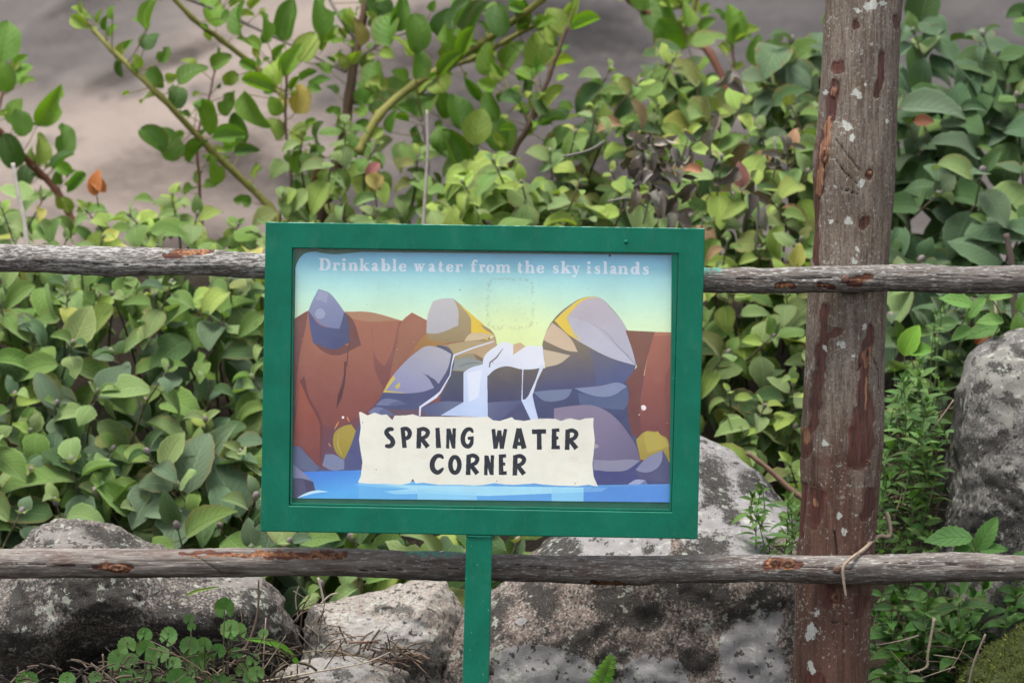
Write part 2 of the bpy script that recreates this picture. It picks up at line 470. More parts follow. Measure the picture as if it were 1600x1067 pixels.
    fill('C', [(505, 545), (570, 390), (600, 320), (610, 610), (500, 610)], (82, 86, 128))
    fill('C', [(440, 440), (450, 390), (500, 352), (545, 342), (572, 380), (545, 460), (505, 545), (465, 515)], (166, 148, 72), (150, 136, 62), [(500, 350), (500, 540)])
    stroke('C', [(470, 395, 3), (468, 460, 4), (490, 520, 3)], (196, 176, 92)); stroke('C', [(448, 372, 2), (462, 345, 7), (474, 325, 2)], (216, 152, 92)); stroke('C', [(520, 295, 2), (526, 312, 7), (536, 330, 2)], (216, 152, 92)); stroke('C', [(414, 450, 2), (420, 460, 6), (427, 470, 2)], (216, 152, 92))
    fill('C', [(378, 580), (395, 515), (440, 515), (505, 548), (505, 600), (440, 608)], (124, 132, 164))
    fill('C', [(195, 480), (240, 465), (290, 520), (360, 590), (330, 620), (195, 580)], (98, 106, 136))
    # pool
    fill('C', [(160, 618), (620, 605), (620, 850), (160, 850)], (76, 128, 214), (92, 170, 232), [(300, 620), (330, 770)])
    fill('P', [(560, 750), (930, 758), (1062, 756), (1062, 800), (560, 800)], (106, 178, 232), (96, 150, 216), [(600, 760), (1050, 790)])
    fill('P', [(575, 755), (640, 758), (950, 762), (940, 768), (760, 775), (600, 768), (640, 764)], (164, 216, 240))
    fill('P', [(652, 764), (745, 770), (745, 790), (652, 790)], (150, 210, 240), alpha=0.75)
    fill('P', [(862, 762), (912, 763), (912, 790), (862, 790)], (148, 208, 238), alpha=0.75)
    fill('P', [(912, 762), (1060, 758), (1060, 795), (912, 795)], (84, 136, 214), alpha=0.6)
    fill('C', [(730, 728), (960, 722), (1000, 740), (800, 745)], (150, 206, 240)); fill('C', [(560, 690), (640, 672), (900, 715), (700, 705)], (140, 200, 240), alpha=0.7)
    fill('C', [(195, 570), (260, 640), (325, 670), (340, 725), (230, 768), (195, 768)], (88, 86, 116))
    fill('C', [(195, 560), (270, 620), (325, 672), (268, 655), (195, 650)], (132, 134, 168))
    fill('C', [(268, 655), (325, 672), (340, 725), (290, 740)], (76, 74, 104))
    fill('C', [(340, 722), (415, 730), (340, 738), (230, 768), (250, 755)], (196, 228, 246))
    # torn paper label
    pr = random.Random(3)
    edge = []
    top = [(590, 272), (600, 270), (640, 290), (655, 284), (680, 275), (720, 288), (750, 285), (782, 318), (795, 292), (860, 290), (900, 284), (940, 297)]
    lab = T('C', top) + T('D', [(60, 300), (80, 296), (110, 318), (150, 322), (220, 300), (235, 315), (290, 322), (350, 312), (420, 308), (470, 310), (500, 322), (560, 308), (610, 318), (640, 308), (690, 305), (688, 350), (697, 430), (690, 510), (683, 570), (690, 640), (715, 700), (660, 690), (600, 697), (480, 694), (400, 688), (350, 682), (230, 690), (180, 688), (120, 680), (60, 690), (10, 694)]) + \
        T('C', [(1150, 690), (1050, 690), (960, 678), (915, 682), (900, 655), (885, 680), (830, 690), (740, 684), (650, 684), (583, 678), (600, 640), (610, 560), (598, 490), (590, 430), (600, 360)])
    fill('P', lab, (231, 229, 217))
    for _ in range(60):
        cx, cy, r = pr.uniform(565, 925), pr.uniform(655, 752), pr.uniform(3, 12)
        fill('P', [(cx + r * math.cos(a) * pr.uniform(.6, 1.4), cy + r * .6 * math.sin(a)) for a in np.linspace(0, 6.28, 9)[:-1]], pr.choice([(226, 222, 206), (236, 235, 226), (224, 219, 200)]), sm=True, alpha=0.35)
    INK = (44, 47, 58)
    S = lambda *p: stroke('G', [(a, b, c * 1.1) for a, b, c in p], INK)
    def R_(x, y, k=1.0):
        S((x + 16, y, 27), (x + 12, y + 130, 27)); S((x + 14, y + 11, 23), (x + 48, y + 6, 24), (x + 71, y + 24, 25), (x + 62, y + 50, 24), (x + 26, y + 68, 20)); S((x + 26, y + 62, 24), (x + 72, y + 122, 28))
    S((216, 208, 22), (196, 207, 25), (177, 226, 26), (190, 250, 28), (214, 274, 28), (218, 298, 28), (202, 315, 26), (175, 315, 22))
    S((280, 196, 24), (294, 327, 26)); S((278, 206, 22), (308, 205, 24), (327, 228, 26), (320, 256, 25), (292, 272, 20))
    R_(372, 200)
    S((505, 198, 24), (512, 328, 30))
    S((574, 203, 20), (570, 331, 18)); S((577, 206, 22), (609, 322, 22)); S((613, 201, 20), (609, 331, 20))
    S((732, 226, 14), (718, 208, 22), (696, 210, 25), (675, 236, 27), (668, 275, 27), (680, 308, 26), (703, 318, 25), (722, 300, 24), (727, 276, 20)); S((700, 266, 18), (738, 264, 22))
    S((864, 206, 22), (878, 333, 24)); S((880, 330, 20), (902, 215, 20)); S((904, 215, 20), (918, 333, 22)); S((918, 332, 24), (943, 206, 20))
    S((1026, 202, 24), (1001, 332, 28)); S((1030, 202, 26), (1062, 332, 30)); S((1012, 300, 22), (1052, 300, 22))
    S((1112, 224, 28), (1203, 221, 26)); S((1158, 215, 26), (1160, 338, 28))
    S((1254, 204, 26), (1255, 336, 32)); S((1252, 215, 20), (1288, 212, 20)); S((1256, 262, 16), (1282, 264, 18)); S((1256, 325, 20), (1291, 323, 22))
    R_(1326, 210)
    S((540, 392, 14), (528, 380, 22), (504, 379, 25), (480, 402, 29), (471, 438, 30), (482, 472, 29), (506, 485, 26), (528, 472, 22), (541, 458, 12))
    q = [(617 + 29 * math.cos(a), 436 + 51 * math.sin(a), 24 + 3 * abs(math.cos(a))) for a in np.linspace(0, 2 * math.pi, 25)]
    S(*q); S(*(q[-3:] + q[:3]))
    R_(690, 371)
    S((819, 376, 22), (815, 502, 20)); S((821, 380, 22), (852, 494, 22)); S((858, 374, 20), (855, 501, 20))
    S((913, 370, 24), (914, 500, 28)); S((910, 380, 20), (946, 378, 20)); S((914, 430, 16), (940, 431, 18)); S((914, 490, 20), (950, 488, 22))
    R_(990, 374)
    # title: bold high-contrast serif letters, design units: x-height 1, drawn in strokes
    TC = (224, 233, 246)
    def glyph(ch, x0, x1, base):
        xh = 11.8; w = x1 - x0
        def P_(x, y): return (x0 + x * w, base - y * xh)
        def st(*p): stroke('P', [P_(a, b) + (c * xh * 1.12,) for a, b, c in p], TC)
        TK, TN = 0.34, 0.13
        def serif(x, y, hw): stroke('P', [P_(x, y)[:1] + (P_(x, y)[1],)], TC) if False else fill('P', [(x0 + x * w - hw * xh, base - y * xh - .07 * xh), (x0 + x * w + hw * xh, base - y * xh - .07 * xh), (x0 + x * w + hw * xh, base - y * xh + .07 * xh), (x0 + x * w - hw * xh, base - y * xh + .07 * xh)], TC)
        def ring(cx, cy, rx, ry, a0=0, a1=360):
            aa = np.radians(np.linspace(a0, a1, 25))
            st(*[(cx + rx * math.cos(a), cy + ry * math.sin(a), TN + (TK - TN) * abs(math.cos(a)) ** 1.5) for a in aa])
        sw = TK / 2 * xh / w
        if ch == 'D':
            st((.22, 0, TK * 1.1), (.22, 1.55, TK * 1.1)); serif(.2, .06, .36); serif(.2, 1.5, .36)
            st((.22, 1.5, TN), (.5, 1.5, TN), (.78, 1.2, TK), (.86, .78, TK * 1.1), (.78, .35, TK), (.5, .05, TN), (.22, .05, TN))
        elif ch in 'rnmhik' or ch in 'lbd':
            asc = 1.6 if ch in 'hkldb' else 1.0
            sx = {'d': 1 - sw * 1.6, 'i': .5, 'l': .5}.get(ch, sw * 1.3)
            st((sx, 0, TK), (sx, asc, TK))
            if ch != 'b': serif(sx, .05, .3)
            serif(sx - .1 * xh / w, asc - .05, .2)
            if ch == 'i': fill('P', [(x0 + .5 * w + .22 * xh * math.cos(a), base - 1.42 * xh + .2 * xh * math.sin(a)) for a in np.linspace(0, 6.28, 13)[:-1]], TC)
            if ch == 'r': st((sx, .6, TN), (.6, .95, TN), (.8, .9, .2), (.82, .78, .3))
            if ch in 'nh': st((sx, .65, TN), (.5, .95, .16), (.72, .88, .26), (.78, .6, TK), (.78, 0, TK)); serif(.78, .05, .3)
            if ch == 'm':
                st((sx, .65, TN), (.32, .95, .15), (.47, .85, .28), (.5, .6, TK), (.5, 0, TK)); serif(.5, .05, .28)
                st((.5, .65, TN), (.7, .95, .15), (.85, .85, .28), (.87, .6, TK), (.87, 0, TK)); serif(.87, .05, .28)
            if ch == 'k': st((sx, .45, TN), (.75, .95, TN)); st((.45, .62, TK), (.85, .03, TK)); serif(.8, .95, .24); serif(.86, .05, .26)
            if ch == 'b': ring(.56, .48, .3, .45)
            if ch == 'd': ring(.42, .48, .27, .45)
        elif ch == 'o': ring(.5, .48, .36, .46); ring(.5, .48, .36, .46, 340, 380)
        elif ch == 'e':
            ring(.52, .48, .36, .46, 20, 330); st((.2, .52, TN), (.86, .52, TN)); st((.86, .5, .26), (.84, .68, .22))
        elif ch == 'a':
            st((.2, .78, .26), (.35, .95, .15), (.6, .9, .26), (.66, .6, TK), (.66, .2, TK), (.8, .05, .18), (.98, .12, .1))
            st((.66, .58, TN), (.3, .42, .24), (.22, .22, .3), (.38, .05, .16), (.64, .22, TN))
        elif ch == 's':
            st((.85, .7, .12), (.78, .9, .12), (.5, .95, .14), (.27, .78, .28), (.42, .58, .3), (.68, .42, .32), (.76, .22, .28), (.5, .03, .14), (.22, .1, .12), (.16, .3, .12))
        elif ch == 't':
            st((.42, 1.4, .12), (.42, 1.0, TK), (.42, .25, TK), (.6, .04, .2), (.95, .15, .1)); st((.0, .95, TN), (.95, .95, TN))
        elif ch == 'f':
            st((.38, 0, TK), (.38, 1.15, TK), (.5, 1.5, .2), (.75, 1.56, .14), (.9, 1.4, .28)); serif(.38, .05, .34); st((.02, .95, TN), (.8, .95, TN))
        elif ch == 'w':
            st((.12, 1, TK * .95), (.32, 0, TK * .8)); st((.32, .05, TN), (.5, .95, TN)); st((.48, 1, TK * .95), (.68, 0, TK * .8)); st((.68, .05, TN), (.9, .95, TN))
            for q_ in (.12, .48, .9): serif(q_, .95, .22)
        elif ch == 'y':
            st((.2, 1, TK), (.55, .05, TK * .8)); st((.85, .95, TN), (.5, -.2, TN), (.35, -.42, .14), (.2, -.36, .26)); serif(.2, .95, .26); serif(.85, .95, .2)
    TXT = [('D', 498, 516), ('r', 520, 531), ('i', 533.5, 540), ('n', 544.5, 558), ('k', 562, 575.5), ('a', 579.5, 591), ('b', 595.5, 609), ('l', 613, 619), ('e', 623, 634.5),
           ('w', 647, 663), ('a', 668.5, 680), ('t', 684.5, 693), ('e', 697, 708), ('r', 712, 723), ('f', 735, 746), ('r', 749, 758), ('o', 760, 771.5), ('m', 775.5, 797), ('t', 808.5, 816.5), ('h', 821, 835), ('e', 838.5, 850.5),
           ('s', 863, 873.5), ('k', 877.5, 891), ('y', 893, 906.5), ('i', 917, 923.5), ('s', 928, 939), ('l', 943, 949), ('a', 952.5, 964.5), ('n', 967, 981), ('d', 985.5, 1000), ('s', 1003.5, 1015)]
    for ch, a, b in TXT: glyph(ch, a, b, 421.8 + (a - 498) * 0.0125)
    # wear: residue of an old sticker, specks, chips, fading
    n1 = fbm(X * .16, Y * .16, 0 * X, 5, 4)
    ed = np.minimum(np.abs(np.maximum(np.abs(X - 797) / 38, np.abs(Y - 474) / 38) - 0.93) * 8, 1)
    rr_ = (np.abs((X - 797) / 38) ** 5 + np.abs((Y - 474) / 41) ** 5) ** .2
    res = np.exp(-((rr_ - .93 - .03 * n1) / .06) ** 2) * (fbm(X * .45, Y * .45, 0 * X, 25, 3) > -0.05) * (n1 > -.45) * 0.26 + (np.maximum(np.abs(X - 797) / 36, np.abs(Y - 474) / 36) < 1) * (fbm(X * .35, Y * .35, 0 * X, 15, 3) > 0.85) * 0.12
    img[:] = img * (1 - res[..., None]) + np.array((128, 128, 116), np.float32) * res[..., None]
    for _ in range(120):
        cx, cy = pr.uniform(458, 1048), pr.uniform(396, 782); r = pr.choice([.4, .5, .6, .7, 1.0])
        c = pr.choice([(70, 62, 60), (90, 84, 80), (200, 190, 180)])
        fill('P', [(cx + r * math.cos(a), cy + r * math.sin(a)) for a in np.linspace(0, 6.28, 7)[:-1]], c, alpha=0.6)
    for cx, cy, r in [(1006, 637, 4.4), (535, 652, 2.2), (999, 648, 1), (953, 399, 2.0)]:
        fill('P', [(cx + r * pr.uniform(.8, 1.2) * math.cos(a), cy + r * math.sin(a)) for a in np.linspace(0, 6.28, 9)[:-1]], (238, 232, 236) if cy > 420 else (40, 50, 60))
    m = fbm(X * .02, Y * .02, 0 * X, 9, 4)[..., None]
    img[:] = img * (1 + 0.02 * m) + 0
    grain = (np.random.RandomState(4).rand(H, W, 1).astype(np.float32) - .5) * 8
    img[:] = np.clip(img + grain, 0, 255)
    return img

def poster_image():
    a = paint_poster()
    H, W, _ = a.shape
    buf = np.ones((H, W, 4), np.float32)
    buf[..., :3] = (a / 255)[::-1]
    im = bpy.data.images.new('poster_print', W, H, alpha=False)
    im.colorspace_settings.name = 'sRGB'
    im.pixels.foreach_set(buf.ravel())
    im.update()
    im.pack()
    return im
# ------------------------------------------------------------------ the ground and the granite face behind
def ground_h(x, y):
    x = np.asarray(x, float); y = np.asarray(y, float)
    h = np.interp(y, [-200, -12, -6, -2, -0.4, 0.0, 0.25, 0.6, 1.0, 1.35, 1.75, 2.2, 3.0, 6.0, 9, 40, 200],
                  [-1.4, -1.1, -0.85, -0.35, 0.02, 0.08, 0.11, 0.13, 0.20, 0.38, 0.76, 0.90, 0.92, 0.85, 0.9, 1.0, 1.0])
    h = h + 0.095 * np.exp(-((x + 0.52) / 0.26) ** 4) * np.exp(-((y - 0.20) / 0.22) ** 4)
    h = h + 0.02 * fbm(x * 3, y * 3, 0 * x, 3, 4) + 0.006 * fbm(x * 25, y * 25, 0 * x, 8, 3)
    return h

def ground_material():
    t = NT('soil_and_litter'); o = t.obj()
    n1, n2, n3 = t.noise(o, 9, 6), t.noise(o, 70, 5, .7), t.noise(t.map(o, (1, 3, 1), (0, 0, .6)), 160, 4, .7)
    c = t.mix(t.ramp(n1, .35, .65), (.017, .013, .009, 1), (.036, .027, .018, 1))
    c = t.mix(t.ramp(n2, .56, .7), c, (.075, .055, .036, 1))
    c = t.mix(t.ramp(n3, .6, .72), c, (.13, .10, .068, 1))
    c = t.mix(t.ramp(t.noise(o, 4, 5), .6, .68), c, (.028, .045, .014, 1))
    h = t.math('ADD', t.math('MULTIPLY', n2, .7), n3)
    return t.done(t.bsdf(c, .95, .15, t.bump(h, .9, .01)))

def axis_pts(lo, hi, dense_lo, dense_hi, nd, ns):
    a = dense_lo - np.geomspace(1, 1 + dense_lo - lo, ns)[::-1] + 1
    b = dense_hi + np.geomspace(1, 1 + hi - dense_hi, ns) - 1
    return np.concatenate([a[:-1], np.linspace(dense_lo, dense_hi, nd), b[1:]])

gx = axis_pts(-250, 250, -1.6, 1.6, 180, 24)
gy = axis_pts(-250, 250, -1.0, 2.6, 170, 24)
GX, GY = np.meshgrid(gx, gy)
put(link('ground', grid_mesh('ground', np.stack([GX, GY, ground_h(GX, GY)], -1), ground_material())), kind='structure')

def rockface_material():
    t = NT('granite_face'); o = t.obj()
    st = t.map(o, (.6, .6, 3.4), (0, math.radians(28), 0))
    n1, n2, n3 = t.noise(st, 1.0, 6, .65, .4), t.noise(t.map(o, (1, 1, 1.8), (0, math.radians(28), 0)), 3.2, 6, .65), t.noise(o, 26, 5, .7)
    tan = t.attr('tan'); dk = t.attr('grey')
    c = t.mix(t.ramp(n1, .3, .7), (.052, .045, .044, 1), (.118, .100, .092, 1))
    c = t.mix(t.math('MULTIPLY', tan, t.ramp(t.math('ADD', n1, t.math('MULTIPLY', tan, .3)), .35, .75)), c, (.225, .178, .150, 1))
    c = t.mix(t.math('MULTIPLY', dk, .85), c, (.043, .039, .040, 1))
    c = t.mix(t.math('MULTIPLY', t.ramp(n2, .54, .68), .75), c, (.055, .048, .045, 1))
    c = t.mix(t.math('MULTIPLY', t.ramp(n2, .47, .3), .6), c, (.16, .135, .12, 1))
    c = t.mix(.22, c, t.mix(n3, (.03, .03, .03, 1), (.20, .18, .17, 1)))
    return t.done(t.bsdf(c, .85, .25, t.bump(t.math('ADD', n2, t.math('MULTIPLY', n3, .4)), .6, .06)))

def rock_face():
    u = np.concatenate([np.linspace(-26, -3.2, 40)[:-1], np.linspace(-3.2, 3.2, 150), np.linspace(3.2, 26, 40)[1:]])
    w = np.concatenate([np.linspace(0, 3.2, 110), np.linspace(3.2, 13, 50)[1:]])
    U, Wv = np.meshgrid(u, w)
    Y = 7.0 + Wv * 1.05 + 0.02 * U ** 2 * .4
    Z = 0.6 + Wv * 0.9
    n = fbm(U * .35, Wv * .6, 0 * U, 21, 5) * .35
    ridge = -np.abs(fbm(U * .45 + Wv * .5, Wv * 1.1 - U * .35, 0 * U, 33, 3)) * .20
    Y = Y - n * .8 - ridge; Z = Z + n * .6
    px, py = to_px(U, Y, Z)
    d = (py - (330 - 0.80 * (px - 100)))                       # tan streak running up to the right
    wob = fbm(U * .8, Wv * .9, 0 * U, 55, 4)
    tan = np.exp(-((d - 20 + 55 * wob) / 130) ** 2) * smooth(1150, 560, px)
    tan = np.clip(tan + smooth(60, 240, py) * smooth(760, 350, px) * .75, 0, 1)
    grey = smooth(640, 900, px + 60 * wob) * smooth(300, 120, py + 40 * wob)
    grey = np.clip(grey + .35 * smooth(140, -20, py + 0.55 * px - 60), 0, 1)
    # a dark crack step along the slab
    crk = np.exp(-((py - (150 - .36 * (px - 110) + 14 * wob)) / 9) ** 2) * smooth(90, 150, px) * smooth(420, 300, px)
    Y = Y + crk * .05
    put(link('rock_face', grid_mesh('rock_face', np.stack([U, Y, Z], -1), rockface_material(), {'tan': tan, 'grey': np.clip(grey + crk * .2, 0, 1)})), kind='structure')
rock_face()
# ------------------------------------------------------------------ the sign
def paint_material():
    t = NT('green_gloss_paint'); o = t.obj()
    n1, n2 = t.noise(o, 14, 5), t.noise(t.map(o, (1, 1, 1)), 420, 3, .6)
    n3 = t.noise(t.map(o, (3, 1, 1)), 60, 5, .65)
    c = t.mix(t.ramp(n1, .3, .7), (.0030, .100, .060, 1), (.0045, .128, .079, 1))
    c = t.mix(t.math('MULTIPLY', t.ramp(n3, .58, .75), .35), c, (.012, .16, .105, 1))
    sp = t.ramp(t.noise(o, 230, 2, .5), .735, .77)
    c = t.mix(t.math('MULTIPLY', sp, .6), c, (.22, .38, .32, 1))
    scr = t.ramp(t.noise(t.map(o, (9, 1, 70), (0, math.radians(24), 0)), 7, 3, .5), .735, .76)
    c = t.mix(t.math('MULTIPLY', scr, .35), c, (.12, .30, .24, 1))
    dust = t.ramp(t.noise(t.map(o, (1, 1, .45)), 38, 6, .7), .5, .8)
    c = t.mix(t.math('MULTIPLY', dust, .16), c, (.13, .17, .14, 1))
    c = t.mix(t.math('MULTIPLY', t.ramp(t.noise(o, 95, 5, .75), .64, .72), .5), c, (.002, .045, .028, 1))
    chip = t.math('MULTIPLY', t.attr('edge'), t.ramp(t.noise(t.map(o, (.5, 1, 1)), 120, 4, .7), .45, .6))
    c = t.mix(t.math('MULTIPLY', chip, .85), c, (.34, .50, .44, 1))
    h = t.math('ADD', t.math('MULTIPLY', n3, 1.0), t.math('MULTIPLY', n2, .35))
    rg = t.math('ADD', .34, t.math('MULTIPLY', n1, .22))
    return t.done(t.bsdf(c, rg, .13, t.bump(h, .28, .002)))
PAINT = paint_material()

def bevel_prism(name, poly, y0, y1, m, parent, bev=0.0022, edge_top=False):
    """a bar whose front outline is poly (x, z), from y0 (front) to y1 (back), edges rounded"""
    bm = bmesh.new()
    a = [bm.verts.new((x, y0, z)) for x, z in poly]
    b = [bm.verts.new((x, y1, z)) for x, z in poly]
    bm.faces.new(a[::-1] if False else a); bm.faces.new(b[::-1])
    n = len(poly)
    for i in range(n): bm.faces.new((a[i], b[i], b[(i + 1) % n], a[(i + 1) % n]))
    bmesh.ops.recalc_face_normals(bm, faces=bm.faces)
    bmesh.ops.bevel(bm, geom=list(bm.edges), offset=bev, segments=2, profile=0.6, affect='EDGES')
    me = bpy.data.meshes.new(name)
    bm.to_mesh(me); bm.free()
    me.materials.append(m)
    e = me.attributes.new('edge', 'FLOAT', 'POINT')
    zt = max(v.co.z for v in me.vertices)
    xs = [(p[0], p[1]) for p in poly]
    vals = []
    for v in me.vertices:
        top = 0.0
        if edge_top:
            (xa, za), (xb, zb) = poly[0], poly[1]
            zl = za + (zb - za) * (v.co.x - xa) / (xb - xa)
            top = 1.0 if v.co.z > zl - bev * .35 else 0.0
        vals.append(top)
    e.data.foreach_set('value', vals)
    return link(name, me, parent)

def xz(px, py):
    p = at(px, py, 0); return (p.x, p.z)

gh = float(ground_h(-0.06, 0.03))
sign = empty('information_sign', (-0.06, 0.03, gh), 'green framed picture sign on a post reading SPRING WATER CORNER', 'sign')
FD = 0.042                                                    # tube depth
oTL, oTR, oBR, oBL = xz(415, 347), xz(1101.5, 357), xz(1090, 842), xz(407, 830)
iTL, iTR, iBR, iBL = xz(456.5, 388), xz(1060.5, 396.5), xz(1049.5, 800), xz(451.5, 790)
g = 0.0004
def frame_ring():
    bm = bmesh.new()
    O, I = [oTL, oTR, oBR, oBL], [iTL, iTR, iBR, iBL]
    V = [[bm.verts.new((x, y, z)) for x, z in ring] for y in (0, FD) for ring in (O, I)]
    oF, iF, oB, iB = V
    mit = []
    for k in range(4):
        j = (k + 1) % 4
        bm.faces.new((oF[k], oF[j], iF[j], iF[k])); bm.faces.new((oB[j], oB[k], iB[k], iB[j]))
        bm.faces.new((oF[j], oF[k], oB[k], oB[j])); bm.faces.new((iF[k], iF[j], iB[j], iB[k]))
    bmesh.ops.recalc_face_normals(bm, faces=bm.faces)
    ms = [set((oF[k], iF[k])) for k in range(4)] + [set((oB[k], iB[k])) for k in range(4)]
    eds = [e for e in bm.edges if set(e.verts) not in ms]
    bmesh.ops.bevel(bm, geom=eds, offset=.0020, segments=3, profile=0.6, affect='EDGES')
    me = bpy.data.meshes.new('frame'); bm.to_mesh(me); bm.free()
    me.materials.append(PAINT)
    e = me.attributes.new('edge', 'FLOAT', 'POINT')
    vals = []
    for v in me.vertices:
        zl = oTL[1] + (oTR[1] - oTL[1]) * (v.co.x - oTL[0]) / (oTR[0] - oTL[0])
        vals.append(1.0 if v.co.z > zl - .0009 else 0.0)
    e.data.foreach_set('value', vals)
    return link('frame', me, sign)
frame_ring()
pb = [xz(728.5, 841 - 6), xz(769.5, 842 - 6), xz(764, 1067), xz(722.5, 1067)]
def extend(a, b, z):                                           # run the post down into the ground
    t_ = (z - a[1]) / (b[1] - a[1]); return (a[0] + (b[0] - a[0]) * t_, z)
zb_ = gh - 0.25
bevel_prism('support_post', [(pb[0][0], pb[0][1]), (pb[1][0], pb[1][1]), extend(pb[1], pb[2], zb_), extend(pb[0], pb[3], zb_)], 0.0015, FD - .001, PAINT, sign)
# stop strips inside the frame
def strip(pts, y0, y1): bevel_prism('stop_strip', pts, y0, y1, PAINT, sign, bev=.0008)
def lerp2(a, b, k): return (a[0] + (b[0] - a[0]) * k, a[1] + (b[1] - a[1]) * k)
strip([xz(1050, 397.5), xz(1059.5, 398), xz(1049, 798), xz(1046.8, 798)], .002, .0139)
strip([xz(457, 390), xz(459, 390), xz(456.5, 788), xz(453, 788)], .003, .0139)
strip([xz(454, 786), xz(1049, 796), xz(1048.5, 799.5), xz(453, 789.5)], .003, .0139)
# backing board
def backing_material():
    t = NT('green_backing_board'); o = t.obj()
    c = t.mix(t.noise(o, 30, 4), (.008, .085, .052, 1), (.014, .13, .08, 1))
    return t.done(t.bsdf(c, .5, .4, t.bump(t.noise(o, 200, 3), .2, .001)))
BACK = backing_material()
bevel_prism('backing_board', [xz(446, 378), xz(1070, 386), xz(1060, 810), xz(442, 800)], .0142, .0225, BACK, sign, bev=.0006)
# poster sheet: outline follows the photo, its upper left corner curls away from the board
def poster():
    t = NT('printed_poster')
    uv = t.node('ShaderNodeUVMap', uv_map='UVMap')
    im = t.node('ShaderNodeTexImage', image=poster_image(), interpolation='Cubic', extension='EXTEND')
    t.l.new(uv.outputs[0], im.inputs[0])
    o = t.obj()
    m = t.done(t.bsdf(im.outputs[0], .55, .25, t.bump(t.noise(o, 45, 4), .12, .002)))
    R, C = 40, 60
    top = lambda px: np.interp(px, [455, 462, 466, 472, 480, 492, 505, 520, 535, 560, 1050], [440, 414, 405, 398, 394, 393, 395.5, 397.5, 396.5, 393.5, 398.5])
    P = np.zeros((R, C, 3)); UV = np.zeros((R, C, 2))
    for i in range(R):
        v = (i / (R - 1)) ** 1.15
        for j in range(C):
            u = (j / (C - 1)) ** 1.25
            bx = 459 + (1050 - 459) * u
            tx, ty = bx - 1.5 * (u < 1e-6), float(top(bx)) - (18 if j == 0 else 0)
            if j == 0: tx = 461; ty = 418
            ex, ey = 455.8 + (1047 - 455.8) * u, 778.5 + (785 - 778.5) * u
            px, py = tx + (ex - tx) * v, ty + (ey - ty) * v
            curl = max(0, 1 - ((px - 458) / 60)) * max(0, 1 - ((py - 393) / 60))
            y = 0.0132 - 0.0060 * curl ** 1.6 - 0.0012 * abs(math.sin(px * .012)) * max(0, 1 - (py - 390) / 120)
            q = at(px, py, 0)
            P[i, j] = (q.x, y, q.z)
            UV[i, j] = ((px - PX0) / (PX1 - PX0), 1 - (py - PY0) / (PY1 - PY0))
    me = grid_mesh('poster', P, m)
    l = me.uv_layers.new(name='UVMap')
    li = np.empty(len(me.loops), dtype=np.int32); me.loops.foreach_get('vertex_index', li)
    l.data.foreach_set('uv', UV.reshape(-1, 2)[li].astype(np.float32).ravel())
    return link('poster', me, sign)
poster()
# thin clear pane in front of the poster
def glass_material():
    t = NT('clear_pane'); o = t.obj()
    fr = t.node('ShaderNodeFresnel'); fr.inputs[0].default_value = 1.40
    tr = t.node('ShaderNodeBsdfTransparent'); tr.inputs[0].default_value = (.975, .97, .965, 1)
    gl = t.node('ShaderNodeBsdfGlossy'); gl.inputs['Roughness'].default_value = .06
    df = t.node('ShaderNodeBsdfDiffuse'); df.inputs[0].default_value = (.6, .58, .55, 1)
    mx = t.node('ShaderNodeMixShader'); t.l.new(fr.outputs[0], mx.inputs[0]); t.l.new(tr.outputs[0], mx.inputs[1]); t.l.new(gl.outputs[0], mx.inputs[2])
    m2 = t.node('ShaderNodeMixShader')
    t.set(m2.inputs[0], t.math('MULTIPLY', t.ramp(t.noise(o, 60, 6, .7), .4, .8), .04))
    t.l.new(mx.outputs[0], m2.inputs[1]); t.l.new(df.outputs[0], m2.inputs[2])
    return t.done(m2.outputs[0])
mb = MB()
mb.add([(x, .0045, z) for x, z in (xz(454, 386), xz(1062, 395), xz(1050.5, 802), xz(450, 792))], [(0, 1, 2, 3)])
mb.build('glass_pane', glass_material(), sign, smooth=False)
# rivet, weld beads
def blob(name, px, py, r, y, parent, m, sx=1, sz=1):
    mb = MB(); c = at(px, py, 0); n = 12
    vs_, fs = [], []
    for i in range(4):
        a = i / 3 * math.pi / 2
        for k in range(n):
            w = 2 * math.pi * k / n
            vs_.append((c.x + math.cos(w) * math.cos(a) * r * sx, y - math.sin(a) * r * .6, c.z + math.sin(w) * math.cos(a) * r * sz))
    for i in range(3):
        for k in range(n): fs.append((i * n + k, i * n + (k + 1) % n, (i + 1) * n + (k + 1) % n, (i + 1) * n + k))
    mb.add(vs_, fs)
    return mb.build(name, m, parent)
blob('rivet', 978, 378, .0036, .0004, sign, PAINT)
def bead(p0, p1, n, r):
    mb = MB()
    a, b = at(*p0, 0), at(*p1, 0)
    pts = [a.lerp(b, i / n) + Vector((RNG.uniform(-.0006, .0006), .0004 - r * .2, RNG.uniform(-.0006, .0006))) for i in range(n + 1)]
    mb.tube(pts, [r * RNG.uniform(.6, 1.25) for _ in pts], 8)
    mb.build('weld_bead', PAINT, sign)
bead((412, 826), (446, 796), 14, .0006)
bead((1086, 838), (1054, 806), 14, .0006)
bead((731, 838), (768, 838.5), 14, .0010)
